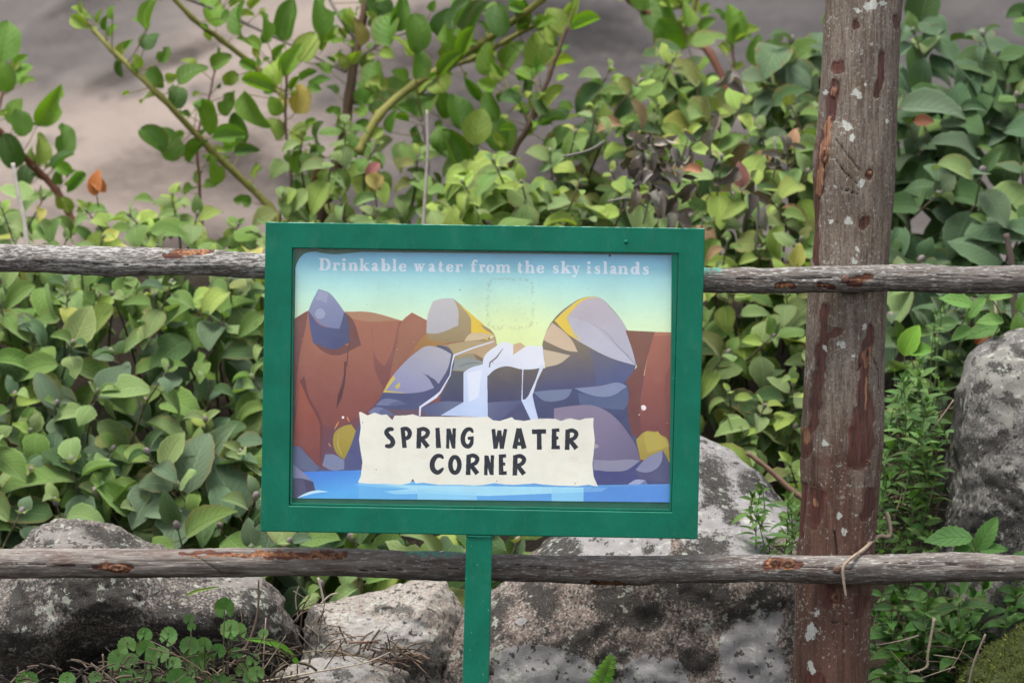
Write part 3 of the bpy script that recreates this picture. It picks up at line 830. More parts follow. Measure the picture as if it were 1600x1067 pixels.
# ------------------------------------------------------------------ the pole fence
def seg_d(px, py, pts, warp=1.0):
    """distance to a wobbling polyline divided by its local half width (pts: x, y, halfwidth)"""
    if warp:
        w = warp * min(9.0, .55 * max(p[2] for p in pts))
        k = 1 / (2.2 * max(4.0, max(p[2] for p in pts)))
        qx, qy = px, py
        z0 = 0 * px + pts[0][0] * .37
        px = qx + w * (fbm(qx * k, qy * k, z0, 61, 3)); py = qy + w * 1.3 * (fbm(qx * k, qy * k, z0, 62, 3))
    best = np.full(np.shape(px), 9.0)
    for (ax, ay, ra), (bx, by, rb) in zip(pts[:-1], pts[1:]):
        L2 = (bx - ax) ** 2 + (by - ay) ** 2 + 1e-9
        t = np.clip(((px - ax) * (bx - ax) + (py - ay) * (by - ay)) / L2, 0, 1)
        d = np.hypot(px - ax - t * (bx - ax), py - ay - t * (by - ay)) / (ra + (rb - ra) * t)
        best = np.minimum(best, d)
    return best

def post_material():
    t = NT('weathered_pole_bark'); o = t.obj()
    g1 = t.noise(t.map(o, (1, 1, .055)), 300, 5, .65)
    g2 = t.noise(t.map(o, (1, 1, .10)), 75, 5, .6, .6)
    g3 = t.noise(o, 22, 6, .65)
    f = t.noise(o, 480, 3, .7)
    low = t.attr('low'); scar = t.attr('scar'); flesh = t.attr('flesh'); wh = t.attr('white'); crk = t.attr('crack')
    c = t.mix(t.ramp(g2, .3, .7), (.092, .062, .045, 1), (.185, .146, .116, 1))
    c = t.mix(t.math('MULTIPLY', t.ramp(g3, .46, .68), .6), c, (.105, .070, .036, 1))
    c = t.mix(t.math('MULTIPLY', t.attr('brown_rim_shade'), .8), c, (.075, .042, .024, 1))  # browner bark at the sides, deepened as painted-in round shading
    c = t.mix(t.math('MULTIPLY', t.ramp(g1, .5, .7), .42), c, (.24, .225, .21, 1))
    c = t.mix(t.math('MULTIPLY', t.ramp(g1, .48, .3), .7), c, (.050, .038, .032, 1))
    mot = t.noise(t.map(o, (1, 1, .6)), 290, 5, .85)
    c = t.mix(t.math('MULTIPLY', t.ramp(mot, .53, .65), .5), c, (.27, .255, .235, 1))
    c = t.mix(t.math('MULTIPLY', t.ramp(mot, .47, .37), .75), c, (.030, .022, .018, 1))
    red = t.mix(t.ramp(g2, .3, .7), (.052, .024, .016, 1), (.115, .056, .038, 1))
    red = t.mix(t.math('MULTIPLY', t.ramp(g1, .54, .72), .45), red, (.17, .125, .105, 1))
    red = t.mix(t.math('MULTIPLY', t.ramp(mot, .55, .68), .4), red, (.22, .175, .15, 1))
    red = t.mix(t.math('MULTIPLY', t.ramp(mot, .46, .36), .5), red, (.030, .016, .012, 1))
    lw = t.ramp(t.math('ADD', low, t.math('MULTIPLY', t.math('SUBTRACT', g3, .5), .9)), .25, .8)
    c = t.mix(lw, c, red)
    sp = t.ramp(t.math('ADD', t.noise(o, 170, 4, .7), t.math('MULTIPLY', t.noise(o, 20, 2), .3)), .745, .80)
    c = t.mix(t.math('MULTIPLY', sp, .5), c, (.40, .41, .36, 1))
    sc = t.ramp(t.math('ADD', t.math('ADD', scar, t.math('MULTIPLY', t.math('SUBTRACT', g2, .5), 1.0)), t.math('MULTIPLY', t.math('SUBTRACT', g1, .5), .5)), .38, .75)
    scc = t.mix(t.ramp(g1, .35, .65), (.030, .008, .006, 1), (.088, .022, .013, 1))
    c = t.mix(t.math('MULTIPLY', sc, .92), c, scc)
    fl = t.ramp(t.math('ADD', flesh, t.math('MULTIPLY', t.math('SUBTRACT', g1, .5), .9)), .42, .75)
    c = t.mix(fl, c, t.mix(t.ramp(g1, .35, .65), (.10, .036, .018, 1), (.27, .135, .070, 1)))
    c = t.mix(t.ramp(crk, .4, .7), c, (.022, .014, .011, 1))
    w2 = t.ramp(t.math('ADD', wh, t.math('MULTIPLY', t.math('SUBTRACT', t.noise(o, 190, 4, .75), .5), 2.2)), .62, .85)
    c = t.mix(t.math('MULTIPLY', w2, .85), c, t.mix(f, (.36, .37, .34, 1), (.52, .53, .49, 1)))
    h = t.math('ADD', t.math('ADD', g1, t.math('MULTIPLY', g2, .8)), t.math('MULTIPLY', f, .25))
    h = t.math('SUBTRACT', h, t.math('MULTIPLY', sc, .5))
    return t.done(t.bsdf(c, t.math('SUBTRACT', .8, t.math('MULTIPLY', sc, .35)), .3, t.bump(h, .8, .0040)))

def rail_material():
    t = NT('silvered_rail_wood'); o = t.obj()
    g1 = t.noise(t.map(o, (.05, 1, 1)), 330, 5, .65)
    g2 = t.noise(t.map(o, (.12, 1, 1)), 80, 5, .6, .5)
    g3 = t.noise(t.map(o, (.5, 1, 1)), 26, 5, .65)
    fk = t.noise(t.map(o, (.22, 1, 1)), 330, 5, .75)
    warm, scar, flesh, crk, lich = t.attr('warm'), t.attr('scar'), t.attr('flesh'), t.attr('crack'), t.attr('lichen')
    c = t.mix(t.ramp(g2, .3, .7), (.055, .045, .039, 1), (.125, .110, .100, 1))
    w = t.mix(t.ramp(g2, .3, .7), (.105, .082, .070, 1), (.235, .205, .182, 1))
    c = t.mix(warm, c, w)
    c = t.mix(t.math('MULTIPLY', t.ramp(g1, .5, .66), .42), c, (.23, .215, .205, 1))
    c = t.mix(t.math('MULTIPLY', t.ramp(g1, .47, .3), .75), c, (.032, .024, .020, 1))
    c = t.mix(t.math('MULTIPLY', t.ramp(g3, .5, .68), .45), c, (.070, .032, .022, 1))
    fl_ = t.ramp(t.math('ADD', fk, t.math('MULTIPLY', lich, .13)), .585, .68)
    c = t.mix(t.math('MULTIPLY', fl_, .68), c, (.39, .385, .365, 1))
    sc = t.ramp(t.math('ADD', scar, t.math('MULTIPLY', t.math('SUBTRACT', g2, .5), 1.2)), .42, .85)
    c = t.mix(sc, c, t.mix(t.ramp(g1, .35, .65), (.040, .012, .008, 1), (.115, .040, .022, 1)))
    fl = t.ramp(t.math('ADD', flesh, t.math('MULTIPLY', t.math('SUBTRACT', t.noise(o, 140, 4, .7), .5), .8)), .42, .6)
    c = t.mix(fl, c, t.mix(t.ramp(t.noise(o, 200, 4, .6), .35, .65), (.09, .032, .014, 1), (.27, .125, .058, 1)))
    c = t.mix(t.ramp(crk, .45, .75), c, (.018, .012, .010, 1))
    gp = t.math('MULTIPLY', t.attr('paint'), t.ramp(t.noise(o, 150, 4, .7), .42, .56))
    c = t.mix(gp, c, (.05, .24, .19, 1))
    h = t.math('ADD', t.math('ADD', g1, t.math('MULTIPLY', g2, .7)), t.math('MULTIPLY', fk, .3))
    return t.done(t.bsdf(c, .78, .3, t.bump(h, .8, .003)))
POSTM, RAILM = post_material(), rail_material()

POST_Y = 0.155
fence = empty('wooden_fence', (*at(1298, 1067, POST_Y).xy, float(ground_h(.5, POST_Y))),
              'rustic pole fence with a thick round post and two thin rails', 'fence')

def build_post():
    ys = [-330, -150, 0, 120, 200, 250, 300, 350, 430, 500, 600, 680, 705, 760, 850, 950, 1067, 1300, 1500]
    L = [1306, 1298, 1290, 1284, 1277, 1269, 1269, 1272, 1266, 1262, 1257, 1251, 1250, 1252, 1248, 1243, 1239, 1229, 1220]
    R = [1424, 1418, 1411, 1405, 1401, 1398, 1396, 1392, 1386, 1384, 1380, 1379, 1378, 1374, 1368, 1363, 1358, 1347, 1339]
    rows = 620; n = 200
    py = np.linspace(-330, 1290, rows)
    l, r = np.interp(py, ys, L), np.interp(py, ys, R)
    k = np.ones(9) / 9
    l = np.convolve(np.pad(l, 4, 'edge'), k, 'valid'); r = np.convolve(np.pad(r, 4, 'edge'), k, 'valid')
    s = (CAM_D + POST_Y) / CAM_D / 1000
    cx = ((l + r) / 2 - 800) * s; rad = (r - l) / 2 * s
    cz = CAM_Z + (533.5 - py) * s
    th = np.linspace(0, 2 * math.pi, n, endpoint=False)
    CX, TH = np.meshgrid(cx, th, indexing='ij'); RD = rad[:, None] + 0 * TH; CZ = cz[:, None] + 0 * TH
    ct, st = np.cos(TH), np.sin(TH)
    disp = .0022 * fbm(ct * 2.2, st * 2.2, CZ * 5, 41, 3) + .0010 * fbm(ct * 9, st * 9, CZ * 12, 43, 3) + .0006 * fbm(ct * 26, st * 26, CZ * 40, 44, 2)
    X, Y, Z = CX + RD * ct, POST_Y + RD * st, CZ + 0 * TH
    front = st < 0.25
    PXv, PYv = to_px(X, Y, Z)
    PXv = np.where(front, PXv, -5000)
    def fld(items):
        a = np.zeros(X.shape)
        for pts in items: a = np.maximum(a, np.clip(1.5 - seg_d(PXv, PYv, pts), 0, 1))
        return np.clip(a, 0, 1)
    scar = fld([[(1304, 128, 8), (1300, 150, 9), (1294, 190, 7), (1284, 225, 9), (1276, 290, 9), (1273, 340, 6), (1274, 420, 6)],
                [(1310, 103, 9), (1309, 110, 9)], [(1337, 38, 6), (1338, 42, 6)], [(1402, 30, 6), (1401, 42, 6)],
                [(1380, 82, 3), (1376, 115, 6), (1371, 150, 5)], [(1352, 340, 9), (1352, 346, 8)], [(1358, 270, 6), (1358, 274, 6)],
                [(1286, 480, 7), (1281, 560, 10), (1273, 640, 10), (1262, 675, 10), (1258, 700, 9)],
                [(1306, 512, 11), (1302, 520, 9)],
                [(1361, 508, 3), (1357, 540, 10), (1356, 580, 9), (1352, 620, 13), (1345, 690, 20), (1340, 715, 16)],
                [(1276, 775, 18), (1272, 800, 15)], [(1300, 930, 14), (1297, 945, 12)], [(1362, 770, 8), (1356, 800, 9)],
                [(1275, 1062, 20), (1270, 1080, 18)], [(1345, 940, 14), (1340, 960, 12)], [(1255, 760, 5), (1250, 840, 4)]])
    flesh = fld([[(1296, 185, 3), (1289, 225, 9), (1284, 255, 9), (1280, 300, 4)], [(1357, 545, 6), (1356, 560, 6), (1354, 575, 3)],
                 [(1256, 672, 5), (1258, 690, 5)], [(1302, 143, 4), (1301, 146, 4)], [(1358, 271, 3), (1358, 272, 3)], [(1306, 931, 8), (1307, 937, 7)], [(1355, 590, 2), (1353, 640, 1.5)], [(1272, 783, 5), (1276, 790, 4)]])
    white = fld([[(1323, 195, 9), (1324, 196, 9)], [(1326, 343, 7), (1327, 344, 6)], [(1347, 286, 7), (1350, 288, 5)], [(1305, 293, 5), (1308, 293, 4)],
                 [(1315, 537, 8), (1318, 540, 6)], [(1290, 690, 8), (1291, 691, 7)], [(1358, 8, 10), (1368, 4, 7)], [(1380, 5, 7), (1382, 6, 6)], [(1340, 148, 7), (1336, 146, 6)],
                 [(1335, 404, 6), (1336, 405, 6)], [(1338, 390, 6), (1337, 388, 5)], [(1350, 510, 6), (1348, 511, 5)], [(1333, 557, 5), (1332, 558, 5)],
                 [(1268, 980, 11), (1262, 988, 9)], [(1270, 1043, 8), (1270, 1044, 8)], [(1278, 957, 5), (1278, 958, 5)], [(1291, 145, 4), (1291, 146, 4)],
                 [(1353, 133, 4), (1353, 134, 3)], [(1385, 190, 5), (1386, 192, 4)], [(1332, 215, 5), (1333, 216, 4)], [(1300, 345, 4), (1300, 346, 3)], [(1287, 543, 5), (1288, 548, 4)],
                 [(1310, 805, 5), (1312, 806, 4)], [(1318, 830, 6), (1317, 833, 5)], [(1340, 18, 6), (1336, 14, 5)]])
    crack = fld([[(1306, 218, .8), (1322, 240, 1.0), (1345, 268, .8)], [(1303, 245, .7), (1320, 270, 1.0), (1342, 290, .6)], [(1315, 296, .6), (1340, 303, .9)],
                 [(1304, 830, 1.2), (1306, 850, 2.2), (1307, 866, 1.8)], [(1300, 972, .8), (1325, 975, .6)], [(1290, 250, 1.8), (1288, 262, 2.2)], [(1357, 548, 1.6), (1357, 556, 1.8)],
                 [(1345, 570, 1.2), (1340, 580, .6)], [(1366, 560, .9), (1374, 590, .7), (1372, 620, .5)]])
    low = smooth(480, 940, PYv + 40 * fbm(ct * 3, st * 3, Z * 6, 77, 3)); low = np.where(front, low, .5)
    disp = disp - .0022 * smooth(.2, .8, scar) + .0030 * np.where(flesh > .3, flesh, 0) * (PYv < 400) - .0028 * crack
    X = X + disp * ct; Y = Y + disp * st
    return link('post', grid_mesh('post', np.stack([X, Y, Z], -1), POSTM, dict(scar=scar, flesh=flesh, white=white, crack=crack, low=low, brown_rim_shade=np.clip(np.abs(ct) - .55, 0, 1) * 2 * (.6 + .6 * vnoise(ct * 3, st * 3, CZ * 7, 12))), wrap=True), fence)
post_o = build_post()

RAIL_Y = 0.070
def build_rail(xs, top, bot, seed, scars, flesh, cracks, warm, lichen, paints, y0=RAIL_Y, label=None):
    cols = 1500; n = 56
    px = np.linspace(-700, 2300, cols)
    t_, b_ = np.interp(px, xs, top), np.interp(px, xs, bot)
    k = np.hanning(27); k /= k.sum()
    t_ = np.convolve(np.pad(t_, 13, 'edge'), k, 'valid'); b_ = np.convolve(np.pad(b_, 13, 'edge'), k, 'valid')
    s = (CAM_D + y0) / CAM_D / 1000
    cz = CAM_Z + (533.5 - (t_ + b_) / 2) * s; rad = (b_ - t_) / 2 * s
    cx = (px - 800) * s
    th = np.linspace(0, 2 * math.pi, n, endpoint=False)
    CX, TH = np.meshgrid(cx, th, indexing='ij'); CZ = cz[:, None] + 0 * TH; RD = rad[:, None] + 0 * TH
    ct, st = np.cos(TH), np.sin(TH)                           # ct: -y (front), st: up
    X, Y, Z = CX + 0 * TH, y0 - RD * ct, CZ + RD * st
    PXv, PYv = to_px(X, Y, Z)
    PXf = np.where(ct > -.2, PXv, -9000)
    def fld(items):
        a = np.zeros(X.shape)
        for pts in items: a = np.maximum(a, np.clip(1.5 - seg_d(PXf, PYv, pts), 0, 1))
        return a
    sc, fl, ck, pt = fld(scars), fld(flesh), fld(cracks), fld(paints)
    disp = .0012 * fbm(X * 9, ct * 1.5, st * 1.5, seed, 3) + .0009 * fbm(X * 30, ct * 6, st * 6, seed + 1, 3) + .0004 * fbm(X * 140, ct * 20, st * 20, seed + 2, 2)
    disp = disp - .0014 * smooth(.3, .9, sc) + .0012 * fl * vnoise(X * 300, ct * 30, st * 30, 5) - .0020 * ck
    Y = Y - disp * ct; Z = Z + disp * st
    wv = np.interp(PXv, *warm); lv = np.interp(PXv, *lichen)
    o = link('rail', grid_mesh('rail', np.stack([X, Y, Z], -1)[:, ::-1], RAILM,
             {k_: v[:, ::-1] for k_, v in dict(scar=sc, flesh=fl, crack=ck, warm=wv, lichen=lv, paint=pt).items()}, wrap=True), fence)
    if label: o['label'] = label
    return o
upper = build_rail([-700, -300, 0, 60, 150, 180, 230, 300, 360, 413, 700, 1100, 1200, 1300, 1350, 1410, 1450, 1500, 1560, 1600, 1900, 2300],
    [372, 380, 382, 383, 385, 386, 387, 388, 393, 396, 408, 418, 419.5, 416, 415, 413, 415, 417, 416, 415, 410, 405],
    [416, 424, 425, 426, 430, 433, 431, 430, 433, 437, 449, 457, 458, 457, 456, 455, 457, 459, 458, 456, 450, 446], 101,
    [[(255, 398, 4), (300, 394, 8), (330, 392, 4)], [(1215, 446, 6), (1240, 446, 5)], [(1280, 446, 5), (1300, 448, 5)], [(1330, 440, 7), (1360, 436, 5)]],
    [[(270, 396, 2), (300, 392, 5), (325, 391, 2)], [(1216, 447, 3), (1238, 446, 2.5)], [(1284, 447, 2), (1292, 448, 2)], [(1340, 438, 2), (1356, 437, 2)]],
    [[(40, 410, .8), (200, 414, .7)], [(1150, 436, .7), (1300, 434, .8)], [(1410, 428, .7), (1580, 434, .7)], [(1286, 448, 1.5), (1290, 448, 1.5)], [(500, 425, 1), (800, 430, 1)]],
    ([-800, 0, 300, 2300], [0, 0, .1, .1]), ([-800, 0, 200, 330, 413, 1100, 1300, 1600], [.6, .8, 1, .8, 1, .5, .6, .3]),
    [[(1102, 420, 6), (1125, 423, 4)]], label='upper rail, grey and flecked with pale lichen')
lower = build_rail([-700, -300, 0, 50, 150, 300, 450, 550, 650, 725, 770, 850, 950, 1000, 1050, 1200, 1300, 1380, 1440, 1500, 1600, 1900, 2300],
    [848, 854, 858, 855, 857, 857, 856, 857, 861, 863, 865, 867, 868, 868, 868, 866, 868, 866, 864, 862, 868, 872, 876],
    [894, 900, 904, 903, 902, 902, 900, 900, 905, 907, 908, 909, 914, 914, 910, 908, 912, 912, 909, 908, 906, 908, 912], 202,
    [[(150, 886, 4), (165, 884, 8), (195, 888, 8), (208, 884, 4)], [(282, 864, 3), (350, 865, 4), (480, 868, 6), (540, 866, 6)], [(930, 912, 6), (985, 913, 5)], [(1198, 880, 10), (1235, 880, 10), (1246, 876, 4)]],
    [[(163, 886, 5), (190, 888, 6), (200, 889, 3)], [(300, 866, 2), (480, 868, 3.5), (525, 868, 8), (536, 867, 4)], [(1205, 879, 6), (1212, 880, 5)], [(1230, 881, 8), (1234, 882, 7)], [(940, 914, 2.5), (975, 914, 2.5)]],
    [[(0, 884, .7), (60, 880, .8), (150, 886, .8)], [(300, 862, .8), (345, 895, .8)], [(1250, 884, .8), (1300, 888, 1.2), (1330, 888, .8)], [(800, 880, .6), (900, 894, .6)], [(1380, 878, .8), (1500, 882, .7)], [(512, 866, 1.2), (530, 870, 1.2)], [(1228, 880, 1.4), (1234, 884, 1.4)], [(560, 892, .6), (720, 888, .6)]],
    ([-800, 0, 250, 560, 640, 800, 1100, 1300, 1600], [.9, .9, .8, .6, .2, .3, .4, .3, .5]), ([-800, 0, 300, 700, 1000, 1300, 1500, 1700], [.1, .2, .0, .3, .5, .5, .3, .3]),
    [[(640, 862, 5), (727, 866, 4)]], label='lower rail, smoother, with red-brown peeled scars')

def nail(px, py, y):
    t = at(px, py, y); mb = MB(); n = 14; r = .0062
    prof = [(r * 1.0, .006), (r, .0012), (r * .86, 0), (r * .4, -.0006), (0.0003, -.0007)]
    vs_ = [(t.x + q * math.cos(2 * math.pi * k / n), y + dy, t.z + q * math.sin(2 * math.pi * k / n)) for q, dy in prof for k in range(n)]
    mb.add(vs_, [(i * n + k, i * n + (k + 1) % n, (i + 1) * n + (k + 1) % n, (i + 1) * n + k) for i in range(4) for k in range(n)])
    t_ = NT('rusty_nail'); o = t_.obj()
    c = t_.mix(t_.noise(o, 300, 4), (.07, .035, .028, 1), (.16, .085, .065, 1))
    return mb.build('nail', t_.done(t_.bsdf(c, .7, .4, t_.bump(t_.noise(o, 500, 3), .5, .001), Metallic=.3)), fence)
nail(1320.5, 436, RAIL_Y - .0215 - .003)
nail(1308, 890, RAIL_Y - .0205 - .004)
# raised knots and nubs cut on the post and rails
def knot(px, py, rx, rz, y, parent, m, rings=4, lift=.004):
    c = at(px, py, y); mb = MB(); n = 18; vs_ = []
    for i in range(rings + 1):
        q = 1 - i / (rings + .6)
        for k in range(n):
            w = 2 * math.pi * k / n
            j = 1 + .12 * vnoise(math.cos(w) * 2 + px, math.sin(w) * 2, i * .7, 3)
            dy = -lift * (1 - (q - .55) ** 2 * 4) if i else .004
            if i == rings: dy = lift * .1
            vs_.append((c.x + rx * q * j * math.cos(w) / 1000, y + dy, c.z + rz * q * j * math.sin(w) / 1000))
    mb.add(vs_, [(i * n + k, i * n + (k + 1) % n, (i + 1) * n + (k + 1) % n, (i + 1) * n + k) for i in range(rings) for k in range(n)] + [tuple(rings * n + k for k in range(n))])
    return mb.build('knot', m, parent)
def knot_material():
    t = NT('cut_knot_wood'); o = t.obj()
    n = t.noise(t.map(o, (1, 1, 1)), 150, 5, .65)
    c = t.mix(t.ramp(n, .35, .65), (.045, .017, .010, 1), (.19, .085, .042, 1))
    return t.done(t.bsdf(c, .7, .35, t.bump(n, .8, .003)))
KN = knot_material()
knot(1232, 881, 11, 9, RAIL_Y - .0205, lower, KN, rings=3, lift=.0018)
knot(1211, 879, 9, 6, RAIL_Y - .0205, lower, KN, rings=2, lift=.0016)
knot(526, 868, 11, 6, RAIL_Y - .017, lower, KN)
knot(183, 887, 18, 7, RAIL_Y - .0215, lower, KN, lift=.003)
knot(1306, 934, 8, 9, POST_Y - .0612, post_o, KN)
knot(1354, 722, 7, 5, POST_Y - .049, post_o, KN, lift=.006)
knot(1288, 243, 6, 14, POST_Y - .050, post_o, KN, lift=.003)
# ------------------------------------------------------------------ boulders
def rock_material(name, base_a, base_b, grain, dark=.5, pale=.5, speck=1.0, moss=0.0, pale_col=(.42, .405, .40, 1)):
    t = NT(name); o = t.obj()
    wob = t.noise(o, 14, 6, .65); wob2 = t.noise(o, 55, 6, .7); fine = t.noise(o, 240, 5, .8); grit = t.noise(o, 620, 3, .75)
    vor = t.voro(o, 300, 'F1', 1)                              # coloured crystal grains
    c = t.mix(t.ramp(wob, .35, .65), base_a, base_b)
    g_ = t.node('ShaderNodeSeparateColor'); t.l.new(vor, g_.inputs[0])
    c = t.mix(t.math('MULTIPLY', t.ramp(g_.outputs[0], .55, .9), .55 * speck), c, grain)
    c = t.mix(t.math('MULTIPLY', t.ramp(g_.outputs[1], .6, .9), .5 * speck), c, (.38, .34, .31, 1))
    c = t.mix(t.math('MULTIPLY', t.ramp(g_.outputs[2], .68, .9), .7 * speck), c, (.035, .032, .032, 1))
    # smooth grey crust lichen, with ragged rims
    pv = t.math('ADD', t.attr('pale'), t.math('ADD', t.math('MULTIPLY', t.math('SUBTRACT', wob2, .5), .55), t.math('MULTIPLY', t.math('SUBTRACT', fine, .5), .35)))
    pm = t.ramp(pv, .50, .525)
    pc = t.mix(t.ramp(t.noise(o, 30, 4), .35, .65), tuple(v * .9 for v in pale_col[:3]) + (1,), tuple(min(1, v * 1.1) for v in pale_col[:3]) + (1,))
    pc = t.mix(t.math('MULTIPLY', t.ramp(fine, .5, .7), .35), pc, (.26, .25, .245, 1))
    c = t.mix(t.math('MULTIPLY', pm, pale), c, pc)
    # black crust lichen: ragged patches of small dots
    dv = t.math('ADD', t.math('MULTIPLY', t.attr('dark'), .80), t.math('ADD', t.math('MULTIPLY', t.math('SUBTRACT', wob2, .5), 1.5), t.math('MULTIPLY', t.math('SUBTRACT', fine, .5), 3.0)))
    dm = t.ramp(dv, .42, .56)
    c = t.mix(t.math('MULTIPLY', dm, dark), c, t.mix(t.ramp(grit, .4, .65), (.016, .015, .014, 1), (.060, .054, .048, 1)))
    dots = t.ramp(t.math('ADD', t.noise(o, 75, 3, .6), t.math('MULTIPLY', wob, .25)), .735, .765)
    c = t.mix(t.math('MULTIPLY', dots, .85), c, (.022, .020, .018, 1))
    # pale greenish-grey flecks
    fl = t.ramp(t.math('ADD', t.noise(o, 60, 5, .65), t.math('MULTIPLY', t.noise(o, 9, 2), .3)), .74, .78)
    c = t.mix(t.math('MULTIPLY', fl, .6), c, (.40, .42, .36, 1))
    if moss:
        mv = t.ramp(t.math('ADD', t.attr('moss'), t.math('MULTIPLY', t.math('SUBTRACT', wob2, .5), 1.3)), .35, .6)
        mc = t.mix(t.ramp(fine, .4, .7), (.016, .024, .005, 1), (.080, .098, .012, 1))
        c = t.mix(t.math('MULTIPLY', mv, moss), c, mc)
    c = t.mix(t.math('MULTIPLY', t.ramp(grit, .45, .3), .45), c, t.mix(1.0, c, (.35, .33, .32, 1), 'MULTIPLY'))
    c = t.mix(t.math('MULTIPLY', t.ramp(grit, .55, .7), .25), c, t.mix(1.0, c, (1.7, 1.65, 1.6, 1), 'MULTIPLY'))
    h = t.math('ADD', t.math('ADD', t.math('MULTIPLY', wob2, .40), t.math('MULTIPLY', fine, .50)), t.math('MULTIPLY', grit, .25))
    h = t.math('ADD', h, t.math('MULTIPLY', dm, .25))
    return t.done(t.bsdf(c, .88, .22, t.bump(h, .8, .006)))

_bm = bmesh.new()
bmesh.ops.create_icosphere(_bm, subdivisions=7, radius=1)
ICO = np.array([v.co[:] for v in _bm.verts]); ICOF = np.array([[v.index for v in f.verts] for f in _bm.faces])
_bm.free()

def rock(poly, ctr, y, thick, seed, m, label, pale=(), dark=(), moss=(), n=2.6, amp=1.0, shape=None, cat='boulder'):
    s = (CAM_D + y) / CAM_D / 1000
    c = at(*ctr, y)
    P = np.array([((a - ctr[0]) * s, -(b - ctr[1]) * s) for a, b in poly])
    d = ICO
    th = np.arctan2(d[:, 2], d[:, 0])
    tt = np.linspace(-math.pi, math.pi, 721)
    rr = np.zeros(721)
    for a, b in zip(P, np.roll(P, -1, 0)):
        e = b - a
        dx, dz = np.cos(tt), np.sin(tt)
        den = dx * e[1] - dz * e[0]
        den = np.where(abs(den) < 1e-9, 1e-9, den)
        tr = (a[0] * e[1] - a[1] * e[0]) / den
        u = (a[0] * dz - a[1] * dx) / den
        ok = (u >= -1e-6) & (u <= 1 + 1e-6) & (tr > 0)
        rr = np.where(ok, np.maximum(rr, tr), rr)
    k = np.hanning(15); k /= k.sum()
    rr = np.convolve(np.concatenate([rr[-8:-1], rr, rr[1:8]]), k, 'valid')
    R = np.interp(th, tt, rr)
    h = np.hypot(d[:, 0], d[:, 2]); a = np.abs(d[:, 1])
    kk = (h ** n + a ** n) ** (-1 / n)
    x = R * h * kk * np.cos(th); z = R * h * kk * np.sin(th); yy = d[:, 1] * kk * thick
    V = np.stack([x + c.x, yy + y, z + c.z], -1)
    if shape is not None: V = shape(V)
    q = V + seed * 3.1
    f1 = fbm(q[:, 0] * 5, q[:, 1] * 5, q[:, 2] * 5, seed, 3) * .016
    f2 = -np.abs(fbm(q[:, 0] * 11, q[:, 1] * 11, q[:, 2] * 16, seed + 3, 3)) * .008
    f3 = fbm(q[:, 0] * 42, q[:, 1] * 42, q[:, 2] * 42, seed + 5, 4) * .0042
    nrm = d / np.array([1, 1, 1]); V = V + nrm * ((f1 + f2 + f3) * amp)[:, None]
    ip, iq = to_px(V[:, 0], V[:, 1], V[:, 2])
    def fld(items):
        a_ = np.zeros(len(V))
        for pts in items: a_ = np.maximum(a_, np.clip(1.5 - seg_d(ip, iq, pts), 0, 1))
        return a_
    me = bpy.data.meshes.new('boulder')
    me.vertices.add(len(V)); me.vertices.foreach_set('co', V.astype(np.float32).ravel())
    nf = len(ICOF)
    me.loops.add(nf * 3); me.loops.foreach_set('vertex_index', ICOF.astype(np.int32).ravel())
    me.polygons.add(nf)
    me.polygons.foreach_set('loop_start', np.arange(0, nf * 3, 3, dtype=np.int32))
    me.polygons.foreach_set('loop_total', np.full(nf, 3, dtype=np.int32))
    me.polygons.foreach_set('use_smooth', np.ones(nf, bool))
    for nm, it in (('pale', pale), ('dark', dark), ('moss', moss)):
        t_ = me.attributes.new(nm, 'FLOAT', 'POINT'); t_.data.foreach_set('value', fld(it).astype(np.float32))
    me.update(calc_edges=True)
    return put(link('boulder', me, None, m), label, cat)

MA = rock_material('speckled_dark_granite', (.085, .076, .068, 1), (.052, .049, .045, 1), (.25, .195, .165, 1), dark=.9, pale=.7, pale_col=(.20, .185, .170, 1))
MB_ = rock_material('pale_pink_granite', (.225, .200, .178, 1), (.285, .265, .242, 1), (.29, .18, .105, 1), dark=.75, pale=.6, speck=.8, pale_col=(.33, .315, .305, 1))
MC = rock_material('lichen_crusted_granite', (.145, .110, .092, 1), (.085, .068, .060, 1), (.27, .215, .18, 1), dark=.95, pale=1.0, pale_col=(.245, .233, .232, 1))
MD = rock_material('grey_gneiss', (.095, .090, .085, 1), (.150, .143, .134, 1), (.25, .225, .20, 1), dark=.9, pale=.85, speck=.7, pale_col=(.21, .205, .18, 1))
ME = rock_material('mossy_rock', (.030, .028, .022, 1), (.055, .050, .040, 1), (.10, .09, .07, 1), dark=.8, pale=.3, speck=.5, moss=.95)

def overhang(V):
    """the left boulder undercuts towards its foot"""
    p, q = to_px(V[:, 0], V[:, 1], V[:, 2])
    V = V.copy()
    wob = fbm(V[:, 0] * 9, V[:, 1] * 3, V[:, 2] * 4, 91, 3)
    cut = np.clip((q - (962 - .05 * (p - 100) + 28 * wob)) / 1000, 0, .14)
    cut = cut * cut / (cut + .03) * 1.5
    V[:, 1] = V[:, 1] + cut * smooth(.60, .34, V[:, 1])
    return V

